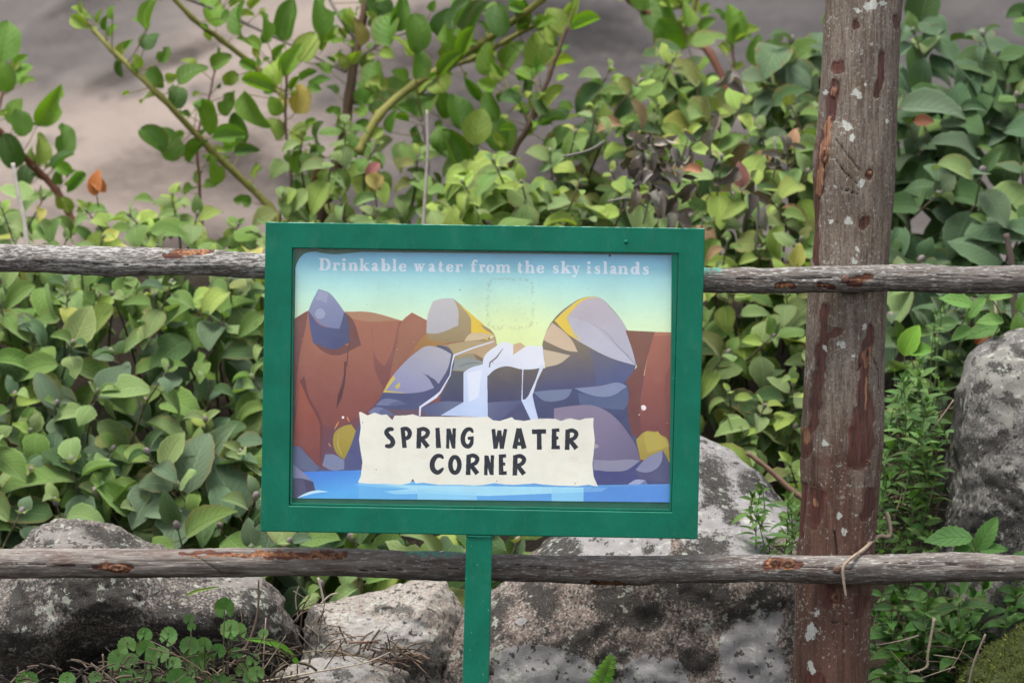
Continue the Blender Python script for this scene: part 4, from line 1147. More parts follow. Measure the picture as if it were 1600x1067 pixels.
rock([(-90, 1130), (-110, 980), (-40, 925), (8, 902), (16, 862), (50, 822), (120, 811), (190, 828), (245, 855), (330, 898), (400, 903), (448, 930), (471, 985), (468, 1050), (420, 1120), (150, 1160)],
     (190, 985), 0.50, 0.22, 11, MA, 'low dark speckled boulder behind the lower rail at the left end',
     pale=[[(75, 838, 14), (170, 838, 14)], [(160, 945, 3), (162, 946, 3)], [(82, 980, 4), (83, 981, 4)], [(330, 905, 10), (400, 912, 10)]],
     dark=[[(75, 850, 9), (80, 845, 7)], [(140, 830, 12), (200, 850, 16)], [(35, 930, 18), (30, 1000, 26)], [(110, 930, 30), (180, 930, 34)], [(260, 960, 30), (330, 980, 24)], [(120, 1040, 40), (220, 1050, 30)], [(400, 950, 24), (430, 1000, 28)]], n=2.4, shape=overhang)
rock([(470, 968), (492, 946), (560, 936), (610, 926), (655, 915), (692, 912), (716, 934), (742, 1000), (720, 1100), (600, 1150), (500, 1120), (466, 1040)],
     (600, 1020), 0.52, 0.17, 12, MB_, 'pale pinkish boulder between two darker ones beside the green sign post',
     pale=[[(560, 985, 30), (640, 990, 26)]], dark=[[(490, 960, 16), (500, 1000, 20)], [(590, 950, 6), (640, 955, 7)], [(620, 1045, 16), (680, 1040, 16)], [(500, 1030, 26), (560, 1040, 20)]], n=2.3, amp=.9)
rock([(405, 1110), (430, 1052), (470, 1030), (530, 1022), (590, 1030), (640, 1050), (668, 1110), (620, 1180), (470, 1180)],
     (530, 1095), 0.34, 0.13, 13, MB_, 'small grey-white rock at the bottom edge in front of the pale boulder',
     pale=[[(500, 1040, 20), (560, 1045, 16)]], dark=[[(530, 1052, 10), (545, 1056, 8)], [(440, 1060, 12), (460, 1065, 10)], [(620, 1062, 12), (640, 1070, 12)]], n=2.3, amp=.7, cat='rock')

def big_shape(V):
    """upper facet of the big boulder leans back above a ridge; lower facet stands upright"""
    _, q = to_px(V[:, 0], V[:, 1], V[:, 2])
    lean = np.clip((905 - q) / 1000, 0, None)
    V = V.copy()
    V[:, 1] = V[:, 1] + lean * 1.1
    return V
rock([(640, 1200), (652, 1090), (657, 1030), (672, 1000), (700, 968), (742, 938), (790, 905), (838, 858), (885, 822), (960, 760), (1045, 694), (1095, 684), (1150, 708), (1210, 752), (1246, 800), (1275, 880), (1300, 980), (1320, 1200)],
     (985, 990), 0.58, 0.24, 14, MC, 'largest boulder, grey lichen patches on black and brown, behind the sign post',
     pale=[[(1000, 745, 60), (1110, 720, 60)], [(900, 850, 45), (1010, 850, 40)], [(1130, 830, 70), (1190, 790, 50)], [(1110, 700, 40), (1200, 760, 40)],
           [(800, 1055, 34), (890, 1050, 38)], [(1005, 1050, 34), (1030, 1060, 42)], [(1165, 1005, 36), (1180, 1060, 46)], [(1150, 980, 16), (1200, 975, 22)], [(812, 970, 7), (816, 968, 7)]],
     dark=[[(1110, 735, 26), (1125, 765, 26)], [(1110, 780, 14), (1100, 790, 10)], [(1165, 755, 16), (1210, 775, 14)], [(850, 845, 22), (900, 858, 16)], [(1070, 855, 24), (1120, 850, 22)], [(1020, 852, 8), (1010, 858, 10)],
           [(840, 925, 24), (850, 940, 24)], [(950, 940, 30), (1010, 960, 28)], [(1050, 920, 30), (1120, 930, 30)], [(1080, 1030, 22), (1100, 1040, 20)], [(930, 990, 20), (900, 1010, 20)], [(700, 990, 16), (680, 1030, 22)], [(790, 930, 14), (770, 990, 20)], [(960, 1010, 14), (950, 1050, 16)], [(1130, 960, 20), (1200, 940, 26)], [(1145, 815, 14), (1150, 800, 10)]],
     n=3.2, amp=.65, shape=big_shape)
rock([(1440, 1080), (1462, 930), (1472, 830), (1482, 740), (1490, 640), (1496, 592), (1516, 548), (1550, 526), (1600, 512), (1700, 500), (1760, 560), (1790, 760), (1790, 1080)],
     (1610, 790), 0.66, 0.22, 15, MD, 'tall upright grey boulder by the right edge above the lower rail',
     pale=[[(1545, 590, 22), (1590, 600, 20)], [(1560, 640, 14), (1575, 650, 14)], [(1530, 560, 10), (1600, 560, 14)]],
     dark=[[(1555, 535, 10), (1562, 528, 9)], [(1585, 545, 8), (1600, 555, 8)], [(1550, 570, 9), (1570, 575, 9)], [(1525, 610, 8), (1545, 600, 7)], [(1575, 620, 8), (1590, 630, 9)], [(1490, 680, 14), (1500, 620, 12)], [(1500, 700, 20), (1560, 690, 16)], [(1480, 760, 12), (1476, 820, 12)], [(1560, 760, 18), (1590, 780, 18)], [(1520, 820, 26), (1590, 830, 24)]],
     n=3.0, amp=.8)
rock([(1440, 1180), (1476, 1085), (1500, 1042), (1545, 1005), (1600, 968), (1680, 945), (1760, 1000), (1780, 1180)],
     (1610, 1090), 0.30, 0.16, 16, ME, 'dark rock under green moss in the lower right corner',
     moss=[[(1540, 1030, 40), (1640, 1000, 60)], [(1500, 1070, 30), (1600, 1070, 60)]], n=2.4, amp=1.0, cat='rock')
# ------------------------------------------------------------------ leaves
def leaf_material(name, transl=.25, rough=.6, spec=.3, sheen=.0, veins=1.0, vein_n=9, pale_back=.35, blotch=.25, edge=0.0):
    t = NT(name); o = t.obj()
    uvn = t.node('ShaderNodeUVMap', uv_map='UVMap')
    sx = t.node('ShaderNodeSeparateXYZ'); t.l.new(uvn.outputs[0], sx.inputs[0])
    v = t.math('ABSOLUTE', t.math('SUBTRACT', t.math('MULTIPLY', sx.outputs[0], 2.0), 1.0))
    u = sx.outputs[1]
    oi = t.node('ShaderNodeObjectInfo')
    base = t.mix(1.0, oi.outputs['Color'], t.attr('tint', 'Color'), 'MULTIPLY')
    off = t.math('MULTIPLY', oi.outputs['Random'], 37.0)
    cb = t.node('ShaderNodeCombineXYZ'); t.set(cb.inputs[0], off); t.set(cb.inputs[1], off)
    vec = t.node('ShaderNodeVectorMath', operation='ADD'); t.set(vec.inputs[0], o); t.l.new(cb.outputs[0], vec.inputs[1])
    n1 = t.noise(vec.outputs[0], 55, 4, .6); n2 = t.noise(vec.outputs[0], 300, 3, .6)
    c = t.mix(t.math('MULTIPLY', t.ramp(n1, .35, .7), blotch), base, t.mix(1.0, base, (1.35, 1.25, .9, 1), 'MULTIPLY'))
    c = t.mix(t.math('MULTIPLY', t.ramp(n2, .4, .65), .22), c, t.mix(1.0, base, (.62, .66, .6, 1), 'MULTIPLY'))
    mid = t.ramp(v, .07, .015)
    sec = t.math('PINGPONG', t.math('MULTIPLY', t.math('SUBTRACT', u, t.math('MULTIPLY', v, .30)), float(vein_n)), .5)
    secm = t.math('MULTIPLY', t.ramp(sec, .09, .0), t.ramp(v, .98, .7))
    c = t.mix(t.math('MULTIPLY', secm, .30 * veins), c, t.mix(1.0, base, (1.55, 1.45, 1.5, 1), 'MULTIPLY'))
    c = t.mix(t.math('MULTIPLY', mid, .6 * veins), c, t.mix(1.0, base, (2.0, 1.75, 1.8, 1), 'MULTIPLY'))
    if edge: c = t.mix(t.math('MULTIPLY', t.ramp(v, .86, 1.0), edge), c, t.mix(1.0, base, (1.9, 1.7, 1.7, 1), 'MULTIPLY'))
    old = t.math('GREATER_THAN', oi.outputs['Random'], .62)
    rimw = t.ramp(t.math('ADD', t.math('MULTIPLY', v, .55), t.noise(vec.outputs[0], 90, 4, .65)), .93, 1.03)
    spot = t.ramp(t.noise(vec.outputs[0], 150, 3, .5), .70, .74)
    c = t.mix(t.math('MULTIPLY', t.math('MULTIPLY', t.math('MAXIMUM', rimw, spot), old), .75), c, (.13, .085, .030, 1))
    geo = t.node('ShaderNodeNewGeometry')
    c = t.mix(t.math('MULTIPLY', geo.outputs['Backfacing'], pale_back), c, t.mix(1.0, base, (1.45, 1.4, 1.6, 1), 'MULTIPLY'))
    h = t.math('ADD', t.math('MULTIPLY', t.math('ADD', secm, mid), -.8), t.math('MULTIPLY', n2, .35))
    nb = t.bump(h, .8, .0022)
    p = t.node('ShaderNodeBsdfPrincipled')
    t.set(p.inputs['Base Color'], c); p.inputs['Roughness'].default_value = rough; p.inputs['Specular IOR Level'].default_value = spec
    t.l.new(nb, p.inputs['Normal'])
    if sheen:
        p.inputs['Sheen Weight'].default_value = sheen; p.inputs['Sheen Roughness'].default_value = .45
        p.inputs['Sheen Tint'].default_value = (.85, .95, .8, 1)
    tr = t.node('ShaderNodeBsdfTranslucent'); t.l.new(t.mix(1.0, c, (1.25, 1.35, .55, 1), 'MULTIPLY'), tr.inputs[0])
    mx = t.node('ShaderNodeMixShader'); mx.inputs[0].default_value = transl
    t.l.new(p.outputs[0], mx.inputs[1]); t.l.new(tr.outputs[0], mx.inputs[2])
    return t.done(mx.outputs[0])

L_SOFT = leaf_material('velvety_leaf', .22, .75, .18, sheen=.22, veins=.9, edge=.6)
L_GLOSS = leaf_material('smooth_leaf', .34, .42, .40, veins=.55, vein_n=6, blotch=.35)
L_HERB = leaf_material('thin_herb_leaf', .30, .50, .35, veins=.6, vein_n=6)
L_DEAD = leaf_material('withered_leaf', .10, .9, .1, veins=.3, pale_back=.1)

def leaf_geo(shape, aspect, fold, droop, twist=0.0, wave=0.0, crenate=0.0, bite=None, rows=11, half=2, seed=0):
    """unit-length leaf along +Y, top side +Z; returns vertices, faces, uvs"""
    r = random.Random(seed)
    W = {'ovate': lambda u: math.sin(math.pi * min(1, u * 1.0) ** .72) ** .85 if 0 < u < 1 else 0,
         'round': lambda u: (max(0, 1 - (2 * u - 1) ** 2)) ** .5 * (1 + .14 * (1 - u)) * (1 - .22 * max(0, (u - .7) / .3)),
         'heart': lambda u: (max(0, 1 - (2 * u - 1) ** 2)) ** .42 * (1.10 - .42 * u) * (1 - .38 * max(0, (u - .66) / .34) ** 1.0),
         'lance': lambda u: math.sin(math.pi * u ** .85) ** 1.15 if 0 < u < 1 else 0}[shape]
    vs_, uv = [], []
    y = z = 0.0
    cols = [k / half for k in range(-half, half + 1)]
    for i in range(rows):
        u = i / (rows - 1)
        ang = droop * u ** 1.2
        if i: y += math.cos(ang) / (rows - 1); z -= math.sin(ang) / (rows - 1)
        w = max(W(min(max(u, .004), .996)), .015) * aspect / 2
        if crenate: w *= 1 + crenate * (1 if i % 2 else -1)
        for v in cols:
            ww = w
            if bite and abs(u - bite[0]) < bite[1] and v * bite[2] > .3: ww *= .55
            a = abs(v)
            x = ww * v * math.cos(fold * a)
            up = ww * a * math.sin(fold) + wave * math.sin(u * 9 + v * 2 + seed) * a
            tw = twist * u
            x2, up2 = x * math.cos(tw) - up * math.sin(tw), x * math.sin(tw) + up * math.cos(tw)
            vs_.append((x2, y + up2 * math.sin(ang), z + up2 * math.cos(ang)))
            uv.append(((v + 1) / 2, u))
    n = len(cols)
    fs = [(i * n + k, i * n + k + 1, (i + 1) * n + k + 1, (i + 1) * n + k) for i in range(rows - 1) for k in range(n - 1)]
    return vs_, fs, uv

def leaf_set(specs, mat, name='leaf'):
    out = []
    for s in specs:
        g_ = leaf_geo(**s)
        mb = MB(); mb.add(g_[0], g_[1], g_[2])
        out.append((mb.mesh(name, mat), g_))
    return out
SOFT = leaf_set([dict(shape='ovate', aspect=.66, fold=.38, droop=.8, crenate=.03, seed=1), dict(shape='ovate', aspect=.72, fold=.25, droop=1.2, twist=.2, crenate=.03, wave=.02, seed=2),
                 dict(shape='ovate', aspect=.60, fold=.45, droop=1.3, crenate=.025, seed=3), dict(shape='ovate', aspect=.70, fold=.35, droop=.5, twist=-.25, wave=.03, crenate=.03, seed=4),
                 dict(shape='ovate', aspect=.64, fold=.55, droop=.7, twist=.35, crenate=.03, seed=5), dict(shape='ovate', aspect=.75, fold=-.25, droop=1.0, wave=.02, crenate=.03, seed=6),
                 dict(shape='ovate', aspect=.68, fold=.2, droop=.6, bite=(.62, .12, 1), wave=.02, seed=7), dict(shape='ovate', aspect=.58, fold=.7, droop=1.6, twist=-.3, seed=8)], L_SOFT)
ROUND = leaf_set([dict(shape='heart', aspect=.90, fold=.5, droop=.5, wave=.03, seed=1), dict(shape='round', aspect=.80, fold=.65, droop=.7, twist=.5, wave=.03, seed=2), dict(shape='heart', aspect=.86, fold=.85, droop=.4, wave=.05, seed=3),
                  dict(shape='ovate', aspect=.78, fold=.4, droop=1.0, twist=-.5, wave=.03, seed=4), dict(shape='heart', aspect=.86, fold=.45, droop=.8, bite=(.55, .14, -1), wave=.05, seed=5), dict(shape='round', aspect=.86, fold=1.1, droop=.3, twist=.2, seed=6),
                  dict(shape='heart', aspect=.80, fold=.3, droop=1.4, twist=.6, wave=.05, seed=7), dict(shape='ovate', aspect=.70, fold=.7, droop=.5, twist=-.3, bite=(.7, .1, 1), seed=8)], L_GLOSS)
LANCE = leaf_set([dict(shape='lance', aspect=.34, fold=.35, droop=.5, rows=7, half=1, seed=1), dict(shape='lance', aspect=.30, fold=.3, droop=.9, twist=.3, rows=7, half=1, seed=2), dict(shape='lance', aspect=.38, fold=.4, droop=.2, rows=7, half=1, seed=3)], L_HERB)
BROADL = leaf_set([dict(shape='lance', aspect=.46, fold=.35, droop=.6, rows=9, seed=1), dict(shape='lance', aspect=.42, fold=.25, droop=1.0, twist=.3, rows=9, seed=2), dict(shape='lance', aspect=.50, fold=.45, droop=.3, wave=.02, rows=9, seed=3)], L_HERB)
SERR = leaf_set([dict(shape='ovate', aspect=.52, fold=.25, droop=.5, crenate=.06, rows=17, wave=.02, seed=1), dict(shape='ovate', aspect=.56, fold=.3, droop=.8, crenate=.06, rows=17, wave=.025, seed=2)], L_HERB)
DEAD = leaf_set([dict(shape='ovate', aspect=.62, fold=.8, droop=1.0, twist=.7, wave=.09, seed=1), dict(shape='ovate', aspect=.55, fold=1.0, droop=.7, twist=-.9, wave=.12, seed=2), dict(shape='ovate', aspect=.5, fold=.7, droop=1.5, twist=.5, wave=.10, seed=3)], L_DEAD)

def leaf_frame(d, nrm):
    d = d.normalized()
    z = (nrm - d * nrm.dot(d))
    if z.length < 1e-4: z = Vector((0, -1, 0.1)) - d * d.dot(Vector((0, -1, 0.1)))
    z.normalize()
    x = d.cross(z)
    return Matrix((x, d, z)).transposed()

def jit(c, r, k=.16):
    a = r.uniform(1 - k, 1 + k)
    return tuple(max(.004, v * a * r.uniform(1 - k * .4, 1 + k * .4)) for v in c[:3]) + (1,)

class Plant:
    """one plant: an Empty, its stems joined in one part, up to `cap` leaves as parts and the rest as one mass"""
    def __init__(s, name, base, label, cat, group=None, cap=290, leafname='leaf'):
        s.root = empty(name, base, label, cat, group); s.inv = Matrix.Translation(Vector(base)).inverted()
        s.leaves, s.stems, s.cap, s.leafname = [], [], cap, leafname
        s.twigs = MB()
    def leaf(s, kind, p, d, nrm, size, col, label=None, inner=False):
        s.leaves.append((kind, Vector(p), Vector(d), Vector(nrm), size, col, label, inner))
    def stem(s, pts, r0, r1, col, n=6):
        m = len(pts)
        s.twigs.tube(pts, [r0 + (r1 - r0) * i / max(1, m - 1) for i in range(m)], n, tint=tuple(col[:3]) + (1,))
    def finish(s, stem_m, mass_m):
        def key(L):                                            # the ones that show largest first
            f = abs(leaf_frame(L[2], L[3]).col[2].y)
            ipx = to_px(L[1].x, L[1].y, L[1].z)
            out = not (-40 < ipx[0] < 1640 and -40 < ipx[1] < 1100)
            return (L[7] or out, -L[4] * (.4 + f) + L[1].y * .02)
        s.leaves.sort(key=key)
        mass = MB()
        for i, (kind, p, d, nrm, size, col, label, inner) in enumerate(s.leaves):
            me, g_ = kind
            M = Matrix.Translation(p) @ leaf_frame(d, nrm).to_4x4() @ Matrix.Scale(size, 4)
            if i < s.cap and not inner:
                o = bpy.data.objects.new(s.leafname, me)
                COL.objects.link(o)
                o.parent = s.root; o.matrix_parent_inverse = s.inv
                o.matrix_basis = M
                o.color = col
                if label: o['label'] = label
            else:
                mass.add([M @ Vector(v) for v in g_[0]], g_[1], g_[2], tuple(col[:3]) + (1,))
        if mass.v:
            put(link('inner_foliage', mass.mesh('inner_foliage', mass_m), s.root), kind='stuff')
        if s.twigs.v:
            put(link('stems', s.twigs.mesh('stems', stem_m), s.root), kind='stuff')
        return s.root

def stem_material():
    t = NT('plant_stem'); o = t.obj()
    c = t.attr('tint', 'Color')
    c = t.mix(t.math('MULTIPLY', t.ramp(t.noise(o, 160, 4), .4, .7), .4), c, t.mix(1.0, c, (.5, .5, .5, 1), 'MULTIPLY'))
    return t.done(t.bsdf(c, .7, .3, t.bump(t.noise(o, 300, 3), .4, .001)))
STEM = stem_material()

def inside(poly, x, y):
    ins = False
    for (ax, ay), (bx, by) in zip(poly, poly[1:] + poly[:1]):
        if (ay > y) != (by > y) and x < (bx - ax) * (y - ay) / (by - ay) + ax: ins = not ins
    return ins

def scatter(poly, dmin, r, tries=6000):
    xs, ys = [p[0] for p in poly], [p[1] for p in poly]
    out = []
    for _ in range(tries):
        x, y = r.uniform(min(xs), max(xs)), r.uniform(min(ys), max(ys))
        if inside(poly, x, y) and all((x - a) ** 2 + (y - b) ** 2 > dmin * dmin for a, b in out): out.append((x, y))
    return out

def pick(cols, r):
    t = r.random() * sum(c[1] for c in cols)
    for c, w in cols:
        t -= w
        if t <= 0: return c
    return cols[-1][0]

def rosette(P, tip, axis, size, pairs, cols, r, kinds=SOFT, gap=.42, old=1.0, tiltdown=0.0, stemcol=(.10, .085, .05)):
    """a leafy shoot: opposite leaf pairs, small and upright at the tip, larger and drooping below"""
    axis = axis.normalized()
    side = axis.orthogonal().normalized()
    side.rotate(Matrix.Rotation(r.uniform(0, 6.28), 3, axis))
    pos = Vector(tip)
    down = [pos.copy()]
    for i in range(pairs):
        k = i / max(1, pairs - 1)
        a = math.radians(28 + 62 * k ** .8 + r.uniform(-12, 12))
        sz = size * (.42 + .58 * k ** .7)
        for sg in (1, -1):
            if r.random() < .06: continue
            d = axis * math.cos(a) + side * sg * math.sin(a)
            d += Vector((r.uniform(-.25, .25), r.uniform(-.2, .1), r.uniform(-.25, .15) - tiltdown * k))
            d.normalize()
            nrm = axis + Vector((r.uniform(-.25, .25), -.35, .25))
            pet = sz * .16
            P.leaf(r.choice(kinds), pos + d * pet, d, nrm, sz * r.uniform(.66, 1.25), jit(pick(cols, r), r))
            if pet > .006: P.stem([pos, pos + d * (pet + sz * .05)], .0009, .0007, stemcol, 4)
        side = axis.cross(side)
        pos = pos - axis * size * gap * (.55 + .6 * k)
        down.append(pos.copy())
    tc = r.choice([(.20, .165, .165), (.17, .19, .11), (.24, .20, .18)])
    P.twigs.tube([Vector(tip) - axis * .003, Vector(tip) + axis * size * .05, Vector(tip) + axis * size * .12, Vector(tip) + axis * size * .17], [.0012, size * .055, size * .05, .0008], 7, tint=tc + (1,))
    root = pos - axis * size * .8 + Vector((r.uniform(-.03, .03), .06, -.10))
    P.stem(down + [root], .0013, .0026, stemcol, 5)

def soft_shrub(base, label, poly, yfun, spacing, size, pairs, cols, seed, inner=170, inner_cols=None, lean=(0, -.62, .85), spread=.55, cap=290, name='soft_leaved_shrub', cat='shrub', inner_size=1.15, inner_depth=(.06, .30), grow=None):
    r = random.Random(seed)
    P = Plant(name, base, label, cat, cap=cap)
    for (px, py) in scatter(poly, spacing, r):
        y = yfun(px, py) + r.uniform(-.07, .10)
        tip = at(px, py, y)
        ax = Vector(lean) + Vector((r.uniform(-1, 1), r.uniform(-.6, .6), r.uniform(-.7, .5))) * spread
        rosette(P, tip, ax, size * (grow(py) if grow else 1) * (CAM_D + y) / CAM_D / 1000 * r.uniform(.75, 1.25), pairs + (r.random() < .3), cols, r, tiltdown=.35)
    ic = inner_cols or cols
    k = 0
    xs, ys = [p[0] for p in poly], [p[1] for p in poly]
    while k < inner:
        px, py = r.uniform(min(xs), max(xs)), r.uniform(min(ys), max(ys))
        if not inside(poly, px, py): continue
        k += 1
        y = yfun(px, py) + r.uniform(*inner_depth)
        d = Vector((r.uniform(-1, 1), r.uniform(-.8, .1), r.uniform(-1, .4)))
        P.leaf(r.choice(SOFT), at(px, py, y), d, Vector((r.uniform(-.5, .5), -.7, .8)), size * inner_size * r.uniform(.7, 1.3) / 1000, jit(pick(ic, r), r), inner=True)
    P.finish(STEM, L_SOFT)
    return P

GREY = (.160, .228, .080); MID = (.102, .176, .038); LIME = (.215, .300, .060); DEEP = (.042, .085, .024); YEL = (.32, .32, .075); BLUE = (.090, .142, .078); OLIVE = (.145, .165, .048); DARKB = (.060, .108, .052)
TAN = (.24, .155, .085); PINK = (.24, .11, .095); ORANGE = (.62, .20, .04)

def gpt(px, py, y): p = at(px, py, y); return (p.x, y, float(ground_h(p.x, y)))

soft_shrub(gpt(150, 860, 1.0), 'dense grey-green velvety shrub filling the left side below the upper rail',
           [(-300, 440), (540, 440), (540, 800), (720, 830), (860, 830), (860, 905), (640, 905), (560, 925), (480, 930), (430, 895), (300, 868), (200, 800), (60, 790), (0, 850), (-130, 930), (-300, 930)],
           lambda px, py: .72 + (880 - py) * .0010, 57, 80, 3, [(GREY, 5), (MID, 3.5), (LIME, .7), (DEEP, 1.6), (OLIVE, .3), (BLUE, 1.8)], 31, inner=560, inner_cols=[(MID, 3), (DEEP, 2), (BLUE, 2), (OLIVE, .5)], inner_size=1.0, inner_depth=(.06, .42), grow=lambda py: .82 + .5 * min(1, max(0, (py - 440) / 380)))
soft_shrub(gpt(200, 440, 1.5), 'paler small-leaved shrub top showing just above the upper rail at left',
           [(-300, 335), (-140, 330), (0, 318), (90, 300), (130, 318), (220, 322), (270, 300), (330, 345), (430, 350), (560, 345), (560, 470), (-300, 470)],
           lambda px, py: 1.28 + (440 - py) * .0014, 46, 54, 3, [(GREY, 3), (LIME, 2.4), (MID, 3), (YEL, .25)], 32, inner=170, lean=(0, -.6, .9))
soft_shrub(gpt(560, 340, 1.6), 'sparse leggy shrub with bare stems rising behind the left half of the sign',
           [(440, 250), (500, 180), (560, 195), (640, 210), (700, 240), (690, 345), (640, 420), (440, 420)],
           lambda px, py: 1.45 + (340 - py) * .0012, 58, 46, 3, [(MID, 4), (GREY, 3), (LIME, 1), (OLIVE, 1)], 33, inner=90, lean=(0, -.5, .9))
soft_shrub(gpt(790, 340, 1.5), 'light green drooping shoot cluster just above the middle of the sign frame',
           [(690, 345), (700, 280), (740, 238), (800, 250), (835, 300), (930, 320), (960, 420), (690, 420)],
           lambda px, py: 1.30 + (340 - py) * .0012, 50, 62, 3, [(LIME, 3), (GREY, 3), (MID, 1.5)], 34, inner=130, lean=(0, -.6, .8))
soft_shrub(gpt(1080, 350, 1.5), 'yellowish green shrub with withered dark heads between the sign and the post top',
           [(862, 215), (905, 165), (940, 120), (985, 90), (1040, 85), (1080, 70), (1120, 110), (1160, 130), (1215, 150), (1300, 160), (1300, 440), (900, 420), (855, 300)],
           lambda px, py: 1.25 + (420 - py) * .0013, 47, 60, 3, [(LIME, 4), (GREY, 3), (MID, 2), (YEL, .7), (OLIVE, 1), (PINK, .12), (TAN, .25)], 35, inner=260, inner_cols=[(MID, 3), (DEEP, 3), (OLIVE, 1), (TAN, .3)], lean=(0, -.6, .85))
soft_shrub(gpt(1170, 700, 1.0), 'soft green shrub in the gap between the sign and the post, under the upper rail',
           [(1010, 430), (1310, 430), (1310, 745), (1235, 760), (1180, 725), (1110, 690), (1040, 680), (1010, 640)],
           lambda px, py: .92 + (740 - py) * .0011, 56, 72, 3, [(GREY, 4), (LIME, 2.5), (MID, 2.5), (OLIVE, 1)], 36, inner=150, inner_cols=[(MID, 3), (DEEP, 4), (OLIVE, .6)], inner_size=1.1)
soft_shrub(gpt(1520, 460, 1.5), 'large-leaved bluish green shrub to the right of the post',
           [(1340, 130), (1400, 40), (1440, 20), (1520, 55), (1580, 20), (1740, -30), (1880, -20), (1900, 480), (1520, 480), (1340, 520)],
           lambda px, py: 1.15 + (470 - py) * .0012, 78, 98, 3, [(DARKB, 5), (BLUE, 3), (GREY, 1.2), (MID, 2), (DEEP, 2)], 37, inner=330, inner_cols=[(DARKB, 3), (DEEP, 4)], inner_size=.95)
soft_shrub(gpt(1240, 140, 1.8), 'broad dark leaves of a shrub half hidden behind the top of the post',
           [(1180, 110), (1200, 75), (1260, 50), (1340, 40), (1340, 240), (1230, 200)],
           lambda px, py: 1.75, 62, 84, 2, [(BLUE, 4), (MID, 3), (GREY, 1.5)], 38, inner=40, inner_depth=(.05, .15))
# ------------------------------------------------------------------ the open branchy shrub with round leaves
def smooth_path(pts, n=6):
    P = [Vector(p) for p in pts]
    if len(P) < 3: return P
    out = []
    for i in range(len(P) - 1):
        a, b, c, d = P[max(0, i - 1)], P[i], P[i + 1], P[min(len(P) - 1, i + 2)]
        for k in range(n):
            t = k / n
            out.append(0.5 * ((2 * b) + (c - a) * t + (2 * a - 5 * b + 4 * c - d) * t * t + (3 * b - a - 3 * c + d) * t ** 3))
    out.append(P[-1])
    return out

BRN = (.085, .052, .030); YGR = (.165, .155, .035); RBR = (.13, .048, .028); GRYS = (.17, .145, .125)
BRI = (.125, .240, .018); BRM = (.080, .175, .015); BRL = (.200, .285, .038); BRD = (.045, .105, .014)

def branchy(base, label, branches, leaves, y0, seed, flags=()):
    r = random.Random(seed)
    P = Plant('round_leaved_shrub', base, label, 'shrub')
    segs = []
    for pts, w0, w1, col, dy in branches:
        q = smooth_path([at(x, y, y0 + dy + .05 * math.sin(x * .02)) for x, y in pts])
        q = [p + Vector((r.uniform(-1, 1), 0, r.uniform(-1, 1))) * .0008 for p in q]
        k = (CAM_D + y0) / CAM_D / 1000 / 2
        br = MB(); m = len(q)
        br.tube(q, [(w0 + (w1 - w0) * i / (m - 1)) * k * (1 + .25 * (i % 6 == 0)) for i in range(m)], 9, tint=tuple(col) + (1,))
        link('branch', br.mesh('branch', STEM), P.root)
        segs += q
    for it in leaves:
        x, y, sz, ang = it[:4]
        col = it[4] if len(it) > 4 else r.choice([BRI, BRM, BRM, BRI, BRL, BRD])
        lab = it[5] if len(it) > 5 else None
        yy = y0 + r.uniform(-.12, .12)
        c = at(x, y, yy)
        a = math.radians(ang + r.uniform(-10, 10))
        d = Vector((math.cos(a), r.uniform(-.45, .25), math.sin(a))).normalized()
        size = sz * r.uniform(.84, 1.10) * (CAM_D + yy) / CAM_D / 1000
        p = c - d * size * .5
        nrm = Vector((r.uniform(-1.1, 1.1), -1, r.uniform(-.2, 1.1)))
        P.leaf(r.choice(ROUND), p, d, nrm, size, jit(col, r, .14), lab)
        near = min(segs, key=lambda s: (s - p).length)
        if (near - p).length < .14:
            P.stem(smooth_path([near, near.lerp(p, .5) + Vector((0, 0, -.004)), p + d * .004], 3), .0011, .0009, (.16, .13, .04), 5)
    for _ in range(int(len(leaves) * 3.2)):                       # small younger leaves along the stems
        q = r.choice(segs); sz = r.uniform(.016, .044)
        d = Vector((r.uniform(-1, 1), r.uniform(-.6, .4), r.uniform(-.2, 1))).normalized()
        p = q + d * r.uniform(.012, .055)
        P.leaf(r.choice(ROUND), p, d, Vector((r.uniform(-1, 1), -1, r.uniform(0, 1))), sz, jit(r.choice([BRI, BRM, BRL]), r, .14))
        P.stem([q, p + d * .003], .0010, .0008, (.16, .13, .04), 4)
    P.finish(STEM, L_GLOSS)

